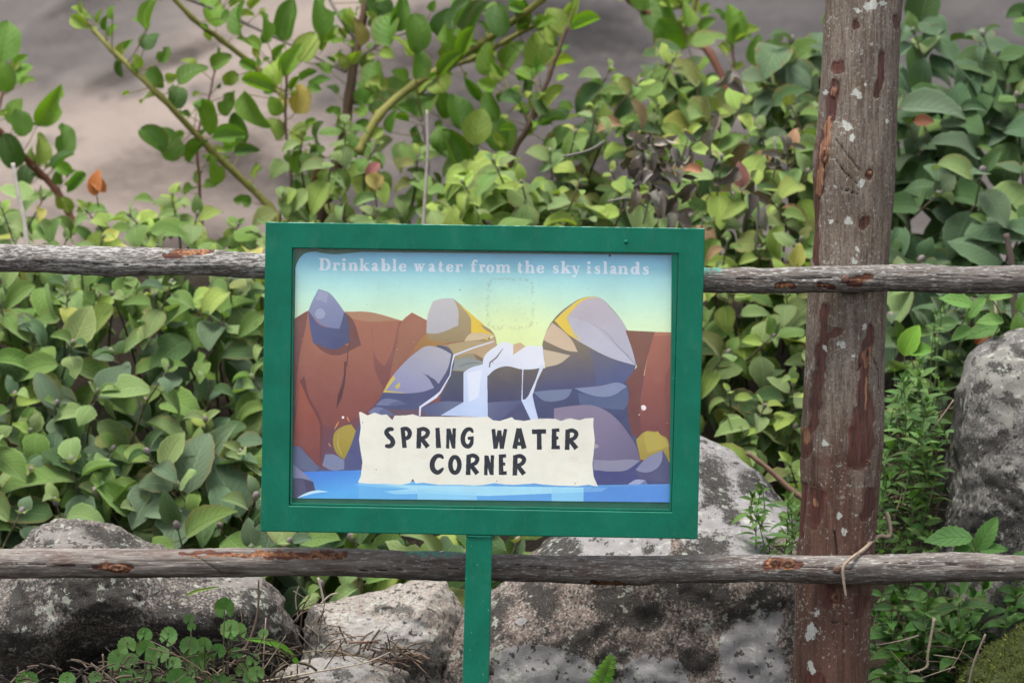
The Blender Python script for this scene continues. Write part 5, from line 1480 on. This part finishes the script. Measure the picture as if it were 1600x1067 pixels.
branchy(gpt(470, 430, 1.75), 'open shrub with round bright green leaves on long slanting stems at upper left',
    [([(128, 28), (175, 78), (250, 150), (330, 235), (420, 322), (470, 400)], 7, 13, YGR, 0),
     ([(235, -45), (300, 28), (345, 62), (402, 108), (450, 160)], 8, 9, YGR, .05),
     ([(270, -10), (345, 20), (430, 58), (540, 112)], 5, 6, GRYS, .1),
     ([(585, -50), (572, 10), (554, 90), (546, 150), (530, 250), (505, 330), (490, 420)], 12, 20, BRN, .12),
     ([(554, 95), (600, 65), (650, 45), (745, 10), (800, -30)], 6, 4, GRYS, .12),
     ([(560, 70), (530, 25), (500, -30)], 6, 5, GRYS, .14),
     ([(448, 120), (446, 200), (455, 270), (450, 345)], 4, 5, BRN, -.05),
     ([(336, 110), (322, 170), (308, 215), (312, 290), (316, 360)], 3, 5, RBR, .08),
     ([(500, 250), (492, 290), (488, 345)], 12, 14, RBR, .02),
     ([(660, 190), (668, 260), (664, 350)], 4, 6, GRYS, -.05)],
    [(125, 18, 32, 110), (155, 27, 28, 80), (175, 20, 24, 90), (193, 78, 48, 70), (235, 58, 42, 70), (222, 35, 32, 120), (257, 85, 34, 45), (236, 22, 46, 75), (190, 106, 34, -100), (243, 122, 46, -60), (280, 148, 50, 60),
     (300, 115, 56, 40), (345, 95, 38, 40), (355, 160, 44, 90), (322, 184, 56, -70), (262, 222, 70, 100), (240, 215, 50, 130), (308, 236, 48, 60), (335, 265, 48, 90), (360, 210, 60, 20), (385, 235, 44, 10), (372, 200, 56, 110),
     (427, 105, 64, 95, BRL), (402, 132, 60, 150, BRI), (398, 172, 76, -60, BRI), (455, 92, 58, 70, BRI), (480, 72, 66, 60, BRL), (500, 130, 44, 45, BRM), (470, 152, 60, 80, (.30, .26, .04), 'yellowing round leaf'), (476, 205, 54, 80, BRL), (388, 66, 44, 150, BRI), (415, 40, 50, 90, BRI),
     (450, 30, 66, 80, BRM), (372, 28, 56, 100, BRM), (330, 12, 66, 95, BRI), (500, 22, 66, 100, BRM), (512, 60, 50, 60), (430, 200, 40, 100), (466, 250, 46, 95), (440, 160, 34, 60, (.26, .24, .05)),
     (600, 40, 76, 100), (622, 20, 66, 60), (652, 52, 64, 70), (655, 95, 60, 80), (632, 70, 54, 120), (585, 118, 64, 95), (620, 146, 96, 30, BRM), (664, 150, 66, 60, BRM), (692, 35, 56, 80), (720, 20, 66, 70), (745, 32, 66, 80), (780, 30, 66, 100), (700, 70, 60, 130),
     (590, 10, 60, 100), (566, 140, 44, 100), (612, 190, 40, 90), (560, 50, 44, 100, (.20, .17, .05))],
    1.75, 51)
branchy(gpt(820, 330, 1.7), 'tall round-leaved stems leaning right above the middle of the sign',
    [([(880, -40), (846, 0), (748, 71), (648, 132), (594, 179), (560, 240)], 9, 15, YGR, 0),
     ([(850, 32), (790, 65), (740, 92), (700, 108), (640, 160)], 7, 9, YGR, .04),
     ([(886, 42), (872, 80), (860, 115), (840, 165), (826, 198), (800, 246), (790, 330)], 6, 9, BRN, -.05),
     ([(826, 198), (815, 165), (805, 145)], 4, 3, BRN, -.05)],
    [(840, 76, 60, 90, BRL), (845, 22, 44, 80), (868, 32, 50, 100), (915, 36, 54, 30, BRI), (866, 58, 56, 100), (820, 98, 60, 80), (762, 92, 56, 100), (766, 165, 50, 110), (800, 148, 44, 150), (822, 135, 40, 70), (865, 150, 50, 60), (862, 186, 44, 30),
     (770, 205, 66, 95, BRM), (792, 210, 50, 60), (745, 195, 62, 90), (716, 172, 66, 95), (708, 240, 76, 95, BRM), (690, 160, 54, 110), (690, 215, 50, 80), (735, 235, 54, 70), (880, 170, 40, 60), (845, 160, 44, 120), (800, 85, 56, 60), (780, 120, 40, 30), (740, 140, 44, 120), (890, 12, 50, 40), (878, 100, 40, 20),
     (812, 20, 56, 100), (680, 120, 56, 120), (730, 65, 60, 60), (705, 100, 50, 40)], 1.72, 52)
branchy(gpt(60, 330, 1.9), 'upright green leaves on a reddish slanting stem at the left edge',
    [([(-90, 120), (-30, 175), (0, 207), (50, 258), (88, 298), (120, 360)], 9, 12, RBR, 0), ([(-60, 250), (-10, 190), (10, 120)], 5, 4, RBR, .03)],
    [(78, 165, 84, 55, BRI), (32, 190, 56, 100), (102, 215, 60, 75, BRM), (8, 62, 70, 88, BRM), (32, 108, 54, 45, BRI), (20, 172, 50, 100), (62, 232, 56, 80), (18, 236, 64, 90), (95, 250, 50, 60), (5, 120, 56, 100), (-40, 120, 70, 90), (-30, 60, 66, 80), (40, 270, 50, 100), (120, 285, 40, 50), (-60, 190, 60, 100)], 1.85, 53)
branchy(gpt(1120, 240, 2.3), 'small reddish branch with blurred upright leaves at the top, left of the post',
    [([(930, -60), (985, 2), (1030, 32), (1065, 55), (1110, 85), (1150, 180)], 9, 12, RBR, 0), ([(1065, 55), (1085, 20), (1090, -30)], 4, 3, RBR, 0), ([(1150, 120), (1145, 80), (1148, 40)], 4, 3, RBR, 0)],
    [(1032, 20, 84, 120, BRM), (1050, 62, 76, -50, BRM), (1076, 14, 64, 90, BRI), (1145, 36, 60, 90, BRI), (1166, 52, 44, 40, BRL), (1182, 78, 60, 90, BRM), (1000, -10, 60, 100), (1090, 60, 40, 40, BRL), (1100, 100, 44, 60), (1190, 110, 40, 100), (930, 135, 44, 120), (1060, -15, 60, 80)], 2.3, 54)

# ------------------------------------------------------------------ withered heads, odd leaves, dry stalks
wr = random.Random(5)
W = Plant('withered_shoots', gpt(1020, 340, 1.2), 'dark shrivelled leaf cluster hanging in the shrub above the sign', 'withered plant')
for cx, cy, n in [(1005, 230, 22), (1022, 255, 24), (1045, 215, 6), (1010, 300, 9), (1120, 180, 9), (1210, 240, 9), (1180, 290, 8), (1060, 330, 10), (1150, 110, 4), (1030, 295, 22), (1075, 250, 6)]:
    for _ in range(n):
        p = at(cx + wr.gauss(0, 17), cy + wr.gauss(0, 17), 1.10 + wr.uniform(-.06, .06))
        if wr.random() < .42: continue
        W.leaf(wr.choice(DEAD), p, Vector((wr.uniform(-1, 1), wr.uniform(-.7, .3), wr.uniform(-1, .1))), Vector((wr.uniform(-1, 1), -1, .2)), wr.uniform(.034, .062), jit(wr.choice([(.16, .14, .125), (.22, .195, .175), (.28, .25, .23), (.10, .085, .075)]), wr))
for a, b, c in [((880, 245), (920, 235), (945, 220)), ((950, 315), (985, 310), (1010, 325)), ((1045, 215), (1030, 230), (1005, 225)), ((1010, 240), (1015, 300), (1005, 350)), ((1180, 290), (1185, 330), (1180, 390)), ((1210, 215), (1212, 250), (1208, 280))]:
    W.stem(smooth_path([at(*a, 1.15), at(*b, 1.14), at(*c, 1.16)], 4), .0022, .0016, (.16, .145, .13), 6)
W.finish(STEM, L_DEAD)
def odd_leaf(name, px, py, size, ang, y, col, label, kinds, nrm=(0, -1, .4), n=1):
    r = random.Random(px)
    P = Plant(name, at(px, py, y), label, 'leaf', leafname='blade' if n == 1 else 'leaf')
    for i in range(n):
        a = math.radians(ang + (i - (n - 1) / 2) * 50)
        d = Vector((math.cos(a), -.2, math.sin(a)))
        s = size * (CAM_D + y) / CAM_D / 1000
        P.leaf(kinds[i % len(kinds)], at(px, py, y) - d * s * .5, d, Vector(nrm), s, jit(col, r, .1))
    P.stem([at(px, py, y) - Vector((0, 0, size / 2500)), at(px + 4, py + 40, y + .03)], .0012, .0012, (.12, .08, .04), 5)
    P.finish(STEM, L_SOFT)
odd_leaf('orange_leaves', 150, 284, 44, 105, 1.45, (.36, .13, .035), 'bright orange dying leaves on top of the shrub at left', [SOFT[4], SOFT[7]], n=2)
odd_leaf('pink_leaf', 583, 262, 36, 60, 1.35, (.24, .08, .08), 'pink withering leaf above the sign, left of its middle', [SOFT[2]])
odd_leaf('yellow_leaves', 585, 285, 34, -90, 1.34, (.30, .24, .07), 'pale yellow leaves hanging below a pink leaf above the sign', [SOFT[1], SOFT[5], SOFT[0]], n=3)
odd_leaf('rose_leaf', 1157, 272, 42, 95, 1.22, (.22, .09, .09), 'dull rose leaf standing in the shrub near the post', [SOFT[3]])
odd_leaf('salmon_leaf', 1080, 262, 38, 160, 1.24, (.34, .16, .10), 'salmon coloured curled leaf in the shrub above the sign', [SOFT[7]])
odd_leaf('peach_leaf', 1240, 215, 34, 80, 1.2, (.36, .21, .13), 'pale peach leaf close to the left side of the post', [SOFT[0]])
odd_leaf('yellow_leaf', 1246, 398, 40, 80, 1.0, (.33, .32, .075), 'pale yellow leaf just above the upper rail left of the post', [SOFT[3]])
odd_leaf('brown_leaf', 1445, 188, 34, 10, 1.2, (.16, .06, .028), 'rusty brown leaf in the bluish shrub right of the post', [SOFT[0]])
odd_leaf('rust_leaf', 1540, 530, 36, 20, .75, (.30, .11, .05), 'small rusty curled leaf above the tall grey boulder', [DEAD[2]])

def stick(name, pts, y, w0, w1, col, label, cat='stick', thorns=0, dys=None):
    r = random.Random(int(pts[0][0]))
    k = (CAM_D + y) / CAM_D / 2000
    q = smooth_path([at(a, b, y + (dys[i] if dys else 0)) for i, (a, b) in enumerate(pts)], 6)
    mb = MB(); m = len(q)
    mb.tube(q, [(w0 + (w1 - w0) * i / (m - 1)) * k * r.uniform(.85, 1.15) for i in range(m)], 8, tint=tuple(col) + (1,))
    for _ in range(thorns):
        i = r.randrange(1, m - 1); d = Vector((r.uniform(-1, 1), r.uniform(-1, 0), r.uniform(-1, 1))).normalized()
        mb.tube([q[i], q[i] + d * .006], [.0012, .0003], 5, tint=tuple(col) + (1,))
    return put(mb.build(name, STEM), label, cat)
stick('dry_stalk', [(20, 255), (28, 300), (38, 345), (46, 420)], 1.3, 6, 8, (.42, .38, .34), 'bare whitish stalk standing in the shrub at the left edge', 'stalk')
stick('dry_stalk', [(667, 172), (668, 240), (662, 345), (660, 420)], 1.35, 4, 6, (.30, .26, .23), 'thin grey stalk with a drooping tip above the sign', 'stalk')
stick('broken_stick', [(1167, 707), (1200, 732), (1232, 762), (1256, 780)], .62, 7, 10, (.16, .095, .065), 'brown broken stick leaning over the big boulder by the post')
stick('thorny_twig', [(1385, 800), (1391, 825), (1388, 838), (1372, 838), (1350, 858), (1330, 872), (1318, 886), (1318, 905), (1322, 932)], 0.05, 8, 4, (.26, .195, .145), 'dry thorny twig hooked over the lower rail at the post', 'twig', 14, [.12, .12, .12, .11, .03, -.005, -.012, -.012, -.01])
stick('bare_twig', [(404, 905), (402, 960), (385, 1010), (350, 1050), (310, 1090)], .22, 3, 8, (.11, .075, .055), 'dark bare twig in front of the left boulder', 'twig', 5)
stick('bare_twig', [(497, 902), (505, 935), (502, 942), (515, 930), (528, 926)], .34, 4, 2, (.40, .34, .28), 'short pale forked twig under the lower rail left of the sign post', 'twig')
stick('dead_bramble_stem', [(1460, 965), (1450, 1020), (1447, 1042), (1420, 1050), (1380, 1052)], .30, 5, 3, (.34, .27, .20), 'dry tan stem among dark leaves low at the right', 'stem', 8)
stick('dead_bramble_stem', [(1540, 990), (1520, 1040), (1510, 1090)], .14, 4, 4, (.20, .16, .12), 'thin brown stem beside the mossy rock', 'stem', 6)
stick('woody_stem', [(1572, 365), (1582, 420), (1584, 470), (1590, 540)], .85, 9, 12, (.075, .055, .045), 'dark upright woody stem crossing behind the upper rail at right', 'stem', 4)
stick('dry_grass_stem', [(1549, 440), (1555, 470), (1556, 520)], .80, 4, 4, (.45, .36, .27), 'straw coloured stem just right of the post under the upper rail', 'stem')

# ------------------------------------------------------------------ small herbs
def herb(name, base, label, region, n_stems, height, leaf_px, kinds, cols, y, seed, step=15, lean=.25, cap=290, cat='herb', depth=.12, bend=.3, mat=None):
    r = random.Random(seed)
    P = Plant(name, base, label, cat, cap=cap)
    for (px, py) in scatter(region, 1, r, n_stems):
        yy = y + r.uniform(-depth, depth)
        k = (CAM_D + yy) / CAM_D / 1000
        tip = at(px, py, yy)
        H = height * k * r.uniform(.6, 1.2)
        foot = tip + Vector((r.uniform(-lean, lean) * H, .25 * H, -H))
        q = smooth_path([foot, foot.lerp(tip, .55) + Vector((r.uniform(-1, 1) * bend * H * .3, .02, 0)), tip], 8)
        P.stem(q, .0013, .0007, (.10, .13, .045), 5)
        L = sum((b - a).length for a, b in zip(q, q[1:]))
        nn = max(2, int(L / (step * k)))
        side = Vector((1, 0, 0)); side.rotate(Matrix.Rotation(r.uniform(0, 3.1), 3, 'Z'))
        for i in range(nn):
            t = (i + .6) / nn
            idx = min(len(q) - 2, int(t * (len(q) - 1))); p = q[idx].lerp(q[idx + 1], t * (len(q) - 1) - idx)
            ax = (q[idx + 1] - q[idx]).normalized()
            sz = leaf_px * k * (.55 + .65 * math.sin(math.pi * min(1, .25 + t * .75))) * r.uniform(.7, 1.2)
            for sg in (1, -1):
                if r.random() < .1: continue
                d = (side * sg * 1.0 + ax * r.uniform(.1, .7) + Vector((0, -.35, 0))).normalized()
                P.leaf(r.choice(kinds), p, d, ax + Vector((0, -.6, .2)), sz, jit(pick(cols, r), r, .2))
            side = ax.cross(side).normalized()
        for a in range(2):
            d = (ax + Vector((r.uniform(-.6, .6), -.5, r.uniform(-.2, .3)))).normalized()
            P.leaf(r.choice(kinds), tip, d, Vector((0, -1, .5)), leaf_px * k * .6, jit(pick(cols, r), r, .2))
    P.finish(STEM, L_HERB)
HB = (.085, .180, .042); HL = (.135, .240, .068); HD = (.042, .105, .025); HB2 = (.058, .150, .028)
herb('fine_leaved_herb', gpt(1430, 860, .75), 'tangle of fine narrow-leaved herb between the post and the tall grey boulder',
     [(1372, 640), (1400, 600), (1440, 560), (1478, 610), (1480, 860), (1366, 860)], 54, 120, 32, LANCE, [(HB, 4), (HL, 3), (HD, 2)], .60, 61, step=18)
herb('tall_fine_herb', gpt(1440, 620, .8), 'single tall thin sprig with narrow leaves rising right of the post',
     [(1455, 488), (1475, 480), (1470, 505)], 5, 170, 24, LANCE, [(HL, 3), (HB, 2)], .70, 62, step=22, lean=.1, depth=.03)
herb('boulder_sprig', gpt(1220, 880, .45), 'small narrow-leaved sprigs growing over the right side of the big boulder',
     [(1140, 770), (1180, 772), (1215, 740), (1240, 760), (1245, 855), (1190, 850)], 18, 74, 32, LANCE, [(HL, 3), (HB, 4), (HD, 2)], .36, 63, step=14, depth=.05)
herb('glossy_weed', gpt(1480, 1000, .4), 'dark green glossy weed thicket under the lower rail right of the post',
     [(1372, 912), (1600, 905), (1640, 930), (1580, 985), (1500, 1000), (1440, 1025), (1385, 1010), (1366, 960)], 46, 90, 50, BROADL, [(HB2, 4), (HD, 4), (HB, 2)], .42, 64, step=22, depth=.10)
herb('trailing_weed', gpt(1400, 1060, .3), 'few low leaves trailing in the dark gap at the foot of the post',
     [(1372, 1040), (1410, 1035), (1420, 1060), (1380, 1060)], 5, 40, 34, BROADL, [(HB, 3), (HD, 2)], .26, 65, step=18, depth=.04)
herb('background_weed', gpt(1430, 620, 1.0), 'dark broad-leaved weed behind the fine herb, under the upper rail',
     [(1385, 470), (1480, 460), (1620, 470), (1620, 560), (1480, 560), (1385, 620)], 20, 110, 66, [SOFT[0], SOFT[1], SOFT[3], SOFT[4]], [(BLUE, 4), (DEEP, 4), (MID, 2)], .98, 66, step=40, depth=.10)

def clump(name, base, label, cat, items, y, kinds, seed, mat=L_HERB, stemcol=(.10, .13, .04), foot=None):
    """few leaves placed one by one: (px, py, size, angle, colour)"""
    r = random.Random(seed)
    P = Plant(name, base, label, cat)
    for x, yy_, sz, ang, col in items:
        yy = y + r.uniform(-.03, .03)
        k = (CAM_D + yy) / CAM_D / 1000; a = math.radians(ang)
        d = Vector((math.cos(a), r.uniform(-.5, 0), math.sin(a))).normalized()
        p = at(x, yy_, yy) - d * sz * k * .5
        P.leaf(r.choice(kinds), p, d, Vector((r.uniform(-.3, .3), -.9, .7)), sz * k, jit(col, r, .1))
        f = Vector(foot) if foot else at(x + r.uniform(-10, 10), yy_ + sz * .9, yy + .02)
        P.stem(smooth_path([f, f.lerp(p, .5) + Vector((0, -.004, .004)), p + d * .003], 4), .0014, .0010, stemcol, 5)
    P.finish(STEM, mat)
clump('serrated_weed', gpt(1540, 900, .5), 'bright broad serrated leaves standing on the lower rail before the tall boulder', 'weed',
      [(1482, 838, 78, 176, (.085, .21, .05)), (1543, 832, 62, 62, (.080, .20, .04)), (1515, 850, 50, 140, (.07, .18, .035)), (1552, 856, 46, 10, (.07, .18, .035)), (1500, 860, 40, 200, (.06, .16, .03)), (1600, 870, 50, 30, (.06, .16, .03))],
      .36, SERR, 71, foot=at(1528, 880, .38))
clump('bramble_sprig', gpt(1540, 520, .9), 'bright toothed bramble leaves under the upper rail above the tall boulder', 'bramble',
      [(1495, 468, 56, 160, (.12, .25, .05)), (1525, 478, 44, 60, (.11, .23, .045)), (1548, 498, 46, 170, (.11, .23, .05)), (1535, 515, 60, 185, (.10, .21, .05)), (1590, 508, 42, 90, (.12, .24, .05)), (1565, 460, 40, 20, (.12, .25, .05)), (1600, 470, 40, 60, (.12, .25, .05)), (1500, 520, 40, 200, (.09, .20, .04)), (1610, 520, 44, 20, (.1, .22, .05)), (1575, 530, 36, 150, (.09, .2, .04))],
      .70, SERR, 72)
clump('bright_weed', gpt(1420, 540, .9), 'bright green leaf pair beside the post right under the upper rail', 'weed',
      [(1422, 530, 56, 70, (.13, .27, .025)), (1440, 545, 44, 20, (.10, .22, .03)), (1408, 640, 56, 170, (.17, .25, .09)), (1430, 655, 60, 10, (.15, .24, .08))], .86, [SOFT[0], SOFT[3]], 73, L_SOFT)  # leaves are a bright green of their own

# pennywort: round scalloped leaves on thread stalks
def penny_geo(seed):
    r = random.Random(seed); n = 26; vs_, fs, uv = [(0, 0.08, -.04)], [], [(.5, .3)]
    for ring, q in ((0, .5), (1, 1.0)):
        for k in range(n):
            a = math.radians(-90 + 16 + (360 - 32) * k / (n - 1))
            rad = .5 * q * (1 + (.05 * (1 if k % 2 else -1) if ring else 0))
            vs_.append((rad * math.cos(a), .08 + rad * math.sin(a) * .92 + .06 * q, .06 * q * q + .02 * math.sin(a * 3 + seed)))
            uv.append((.5 + .5 * q * math.cos(a), .5 + .5 * q * math.sin(a)))
    for k in range(n - 1):
        fs.append((0, 1 + k, 2 + k)); fs.append((1 + k, 1 + n + k, 2 + n + k, 2 + k))
    mb = MB(); mb.add(vs_, fs, uv)
    return mb.mesh('leaf', L_HERB), (vs_, fs, uv)
PENNY = [penny_geo(i) for i in range(3)]
pr_ = random.Random(9)
PW = Plant('pennywort', gpt(270, 1040, .26), 'creeping pennywort with round scalloped leaves before the left boulder', 'plant')
for x, y_, s in [(352, 940, 34), (360, 974, 32), (372, 978, 30), (200, 1000, 30), (226, 1005, 32), (295, 1000, 32), (262, 985, 32), (185, 1020, 30), (205, 1025, 26), (178, 1030, 24), (310, 1032, 34), (275, 1050, 34), (292, 1062, 30), (43, 1055, 36), (105, 1055, 26), (342, 1056, 26), (380, 1040, 26),
                 (326, 1018, 24), (236, 1030, 22), (390, 1055, 24), (402, 1045, 26), (225, 1050, 24), (250, 1062, 24), (412, 985, 16), (320, 1000, 26), (250, 1015, 28), (225, 985, 24), (340, 1010, 24), (300, 1020, 28), (270, 1030, 26), (200, 1050, 30), (395, 1025, 22), (370, 1015, 20), (295, 962, 18), (360, 1062, 24), (330, 1065, 28), (150, 1052, 22), (300, 975, 14)]:
    yy = .13 + pr_.uniform(-.05, .05)
    c = at(x, y_, yy); d = Vector((pr_.uniform(-.6, .6), pr_.uniform(-.1, .5), 1))
    PW.leaf(pr_.choice(PENNY), c - Vector((0, 0, s / 2400)), d, Vector((pr_.uniform(-.4, .4), -1, pr_.uniform(.3, 1.0))), s * 1.06 / 1000, jit(pr_.choice([(.10, .22, .055), (.13, .25, .075), (.075, .19, .04)]), pr_))
    f = Vector((c.x + pr_.uniform(-.03, .03), yy + .04, float(ground_h(c.x, yy + .04))))
    PW.stem(smooth_path([f, f.lerp(c, .6) + Vector((0, -.006, .006)), c], 4), .0012, .0009, (.13, .14, .06), 5)
PW.finish(STEM, L_HERB)

# fern frond at the bottom edge
def fern():
    base = at(948, 1100, .26)
    P = Plant('fern_frond', base, 'small bright green fern frond at the foot of the big boulder', 'fern', leafname='leaflet')
    q = smooth_path([at(925, 1120, .27), at(935, 1075, .25), at(948, 1045, .24), at(956, 1026, .24)], 8)
    P.stem(q, .0014, .0007, (.13, .22, .04), 5)
    r = random.Random(2)
    for i in range(2, len(q)):
        t = i / (len(q) - 1); ax = (q[i] - q[i - 1]).normalized()
        for sg in (1, -1):
            sd = Vector((ax.z, 0, -ax.x)) * sg
            d = sd + ax * .45 + Vector((0, -.15, -.1))
            P.leaf(LANCE[i % 3], q[i], d, Vector((0, -1, .5)), .030 * (1.05 - t * .8), jit((.16, .36, .035), r, .1))
    P.finish(STEM, L_HERB)
fern()
# grass blades
def blade(pts, y, w, col, label):
    q = smooth_path([at(a, b, y + i * -.01) for i, (a, b) in enumerate(pts)], 6); mb = MB(); n = len(q)
    vs_, fs, uv = [], [], []
    for i, p in enumerate(q):
        t = (q[min(i + 1, n - 1)] - q[max(0, i - 1)]).normalized(); s_ = t.cross(Vector((0, -1, .3))).normalized()
        ww = w / 2000 * (math.sin(math.pi * (.12 + .88 * i / (n - 1))) ** .7 + .02)
        for v in (-1, 0, 1): vs_.append(p + s_ * ww * v + Vector((0, .0012 * (1 - abs(v)), 0))); uv.append(((v + 1) / 2, i / (n - 1)))
    for i in range(n - 1):
        for k in range(2): fs.append((i * 3 + k, i * 3 + k + 1, (i + 1) * 3 + k + 1, (i + 1) * 3 + k))
    mb.add(vs_, fs, uv)
    o = mb.build('grass_blade', L_HERB); o.color = tuple(col) + (1,)
    put(o, label, 'grass blade')
blade([(466, 1036), (445, 1014), (420, 1002), (380, 997)], .20, 12, (.13, .34, .03), 'broad bright green grass blade lying beside the left boulder')
blade([(290, 930), (310, 922), (345, 916)], .26, 5, (.20, .30, .06), 'thin grass blade across the left boulder under the lower rail')

# ------------------------------------------------------------------ dry litter on the ground
lr = random.Random(12)
def litter(name, label, cat, region, n, y, cols, length, seed, rad=.0008):
    r = random.Random(seed); mb = MB()
    for (px, py) in scatter(region, 0, r, n * 3)[:n]:
        yy = y + r.uniform(-.10, .10); p = at(px, py, yy)
        gz = float(ground_h(p.x, yy)); p.z = max(gz, p.z)
        a = r.uniform(0, 6.28); L = length * r.uniform(.4, 1.3)
        d = Vector((math.cos(a), r.uniform(-.5, .5), math.sin(a) * .55)).normalized() * L
        q = smooth_path([p - d * .5, p + Vector((r.uniform(-.1, .1), r.uniform(-.1, .1), r.uniform(0, .15))) * L, p + d * .5], 3)
        c = r.choice(cols)
        mb.tube(q, [rad * r.uniform(.7, 1.8)] * len(q), 4, tint=jit(c, r))
    return put(mb.build(name, STEM), label, cat, kind='stuff')
STRAW = [(.20, .15, .10), (.15, .105, .068), (.10, .07, .045), (.28, .23, .17), (.065, .046, .033), (.045, .032, .024)]
litter('dead_grass', 'dry tangled grass and twigs on the ground before the left boulder', 'dead grass', [(100, 1030), (230, 1035), (330, 1010), (400, 985), (470, 995), (490, 1075), (60, 1090)], 45, .18, STRAW, .085, 81)
litter('leaf_litter', 'dark broken twigs and leaf crumbs on the soil before the left boulder', 'leaf litter', [(-40, 1040), (200, 1030), (420, 1000), (480, 1010), (490, 1100), (-40, 1100)], 260, .16, [(.05, .036, .026), (.085, .06, .04), (.03, .022, .016), (.14, .105, .07)], .028, 88, .0012)
litter('dead_grass', 'dry roots and stems caught between the two left boulders', 'dead grass', [(465, 935), (500, 930), (520, 990), (560, 1000), (640, 1010), (650, 1040), (480, 1030)], 60, .34, STRAW, .060, 82)
litter('dead_grass', 'brown dead fronds lying on the pale boulder next to the sign post', 'dead grass', [(530, 990), (600, 1000), (660, 1010), (655, 1050), (590, 1040), (570, 1010)], 60, .33, [(.075, .05, .035), (.11, .07, .05), (.05, .035, .028), (.18, .12, .08)], .050, 83, .0011)
litter('dead_grass', 'straw coloured dead stems in the dark hole right of the post', 'dead grass', [(1400, 990), (1470, 985), (1530, 1010), (1490, 1060), (1400, 1060)], 16, .30, STRAW, .085, 84)
litter('dead_grass', 'grey-brown dry stems under the fine herb right of the post', 'dead grass', [(1390, 620), (1470, 640), (1475, 850), (1385, 850)], 70, .72, STRAW, .090, 85, .0012)
stick('straw_stem', [(400, 1066), (500, 1048), (570, 1035), (610, 1018)], .22, 3, 2, (.46, .39, .30), 'long pale straw lying across the small grey-white rock', 'straw')

# moss tufts on the corner rock
def moss_tufts():
    dg = bpy.context.evaluated_depsgraph_get()
    rk = [o for o in scene.objects if o.type == 'MESH' and 'moss' in str(o.get('label', ''))][0]
    me = rk.data; r = random.Random(3)
    co = np.empty(len(me.vertices) * 3); me.vertices.foreach_get('co', co); co = co.reshape(-1, 3)
    nn = np.empty(len(me.vertices) * 3); me.vertices.foreach_get('normal', nn); nn = nn.reshape(-1, 3)
    ms = np.empty(len(me.vertices)); me.attributes['moss'].data.foreach_get('value', ms)
    ok = np.where((ms > .5) & (nn[:, 1] < .4))[0]
    mb = MB()
    for i in r.choices(list(ok), k=2600):
        p, n_ = Vector(co[i]), Vector(nn[i])
        if vnoise(p.x * 30, p.y * 30, p.z * 30, 3) < -.15: continue
        d = (n_ + Vector((r.uniform(-.7, .7), r.uniform(-.7, .7), r.uniform(-.3, .9)))).normalized(); s_ = d.orthogonal().normalized()
        L, w = r.uniform(.003, .008), .0012
        c = jit(r.choice([(.055, .075, .009), (.090, .11, .014), (.032, .048, .008), (.14, .15, .022)]), r)
        mb.add([p - s_ * w, p + s_ * w, p + d * L], [(0, 1, 2)], tint=c)
    put(mb.build('moss', STEM, rk), kind='stuff')
moss_tufts()

# ------------------------------------------------------------------ things of one kind share a group
GROUPS = {'boulder': 'boulders and rocks along the fence', 'rock': 'boulders and rocks along the fence', 'shrub': 'shrubs behind the fence',
          'herb': 'low herbs and weeds around the post', 'weed': 'low herbs and weeds around the post', 'leaf': 'discoloured single leaves in the shrubs',
          'stick': 'dry sticks and stalks', 'twig': 'dry sticks and stalks', 'stalk': 'dry sticks and stalks', 'stem': 'dry sticks and stalks', 'straw': 'dry sticks and stalks',
          'grass blade': 'grass blades by the left boulder'}
for o in scene.objects:
    if o.parent is None and o.get('category') in GROUPS and not o.get('group'): o['group'] = GROUPS[o['category']]
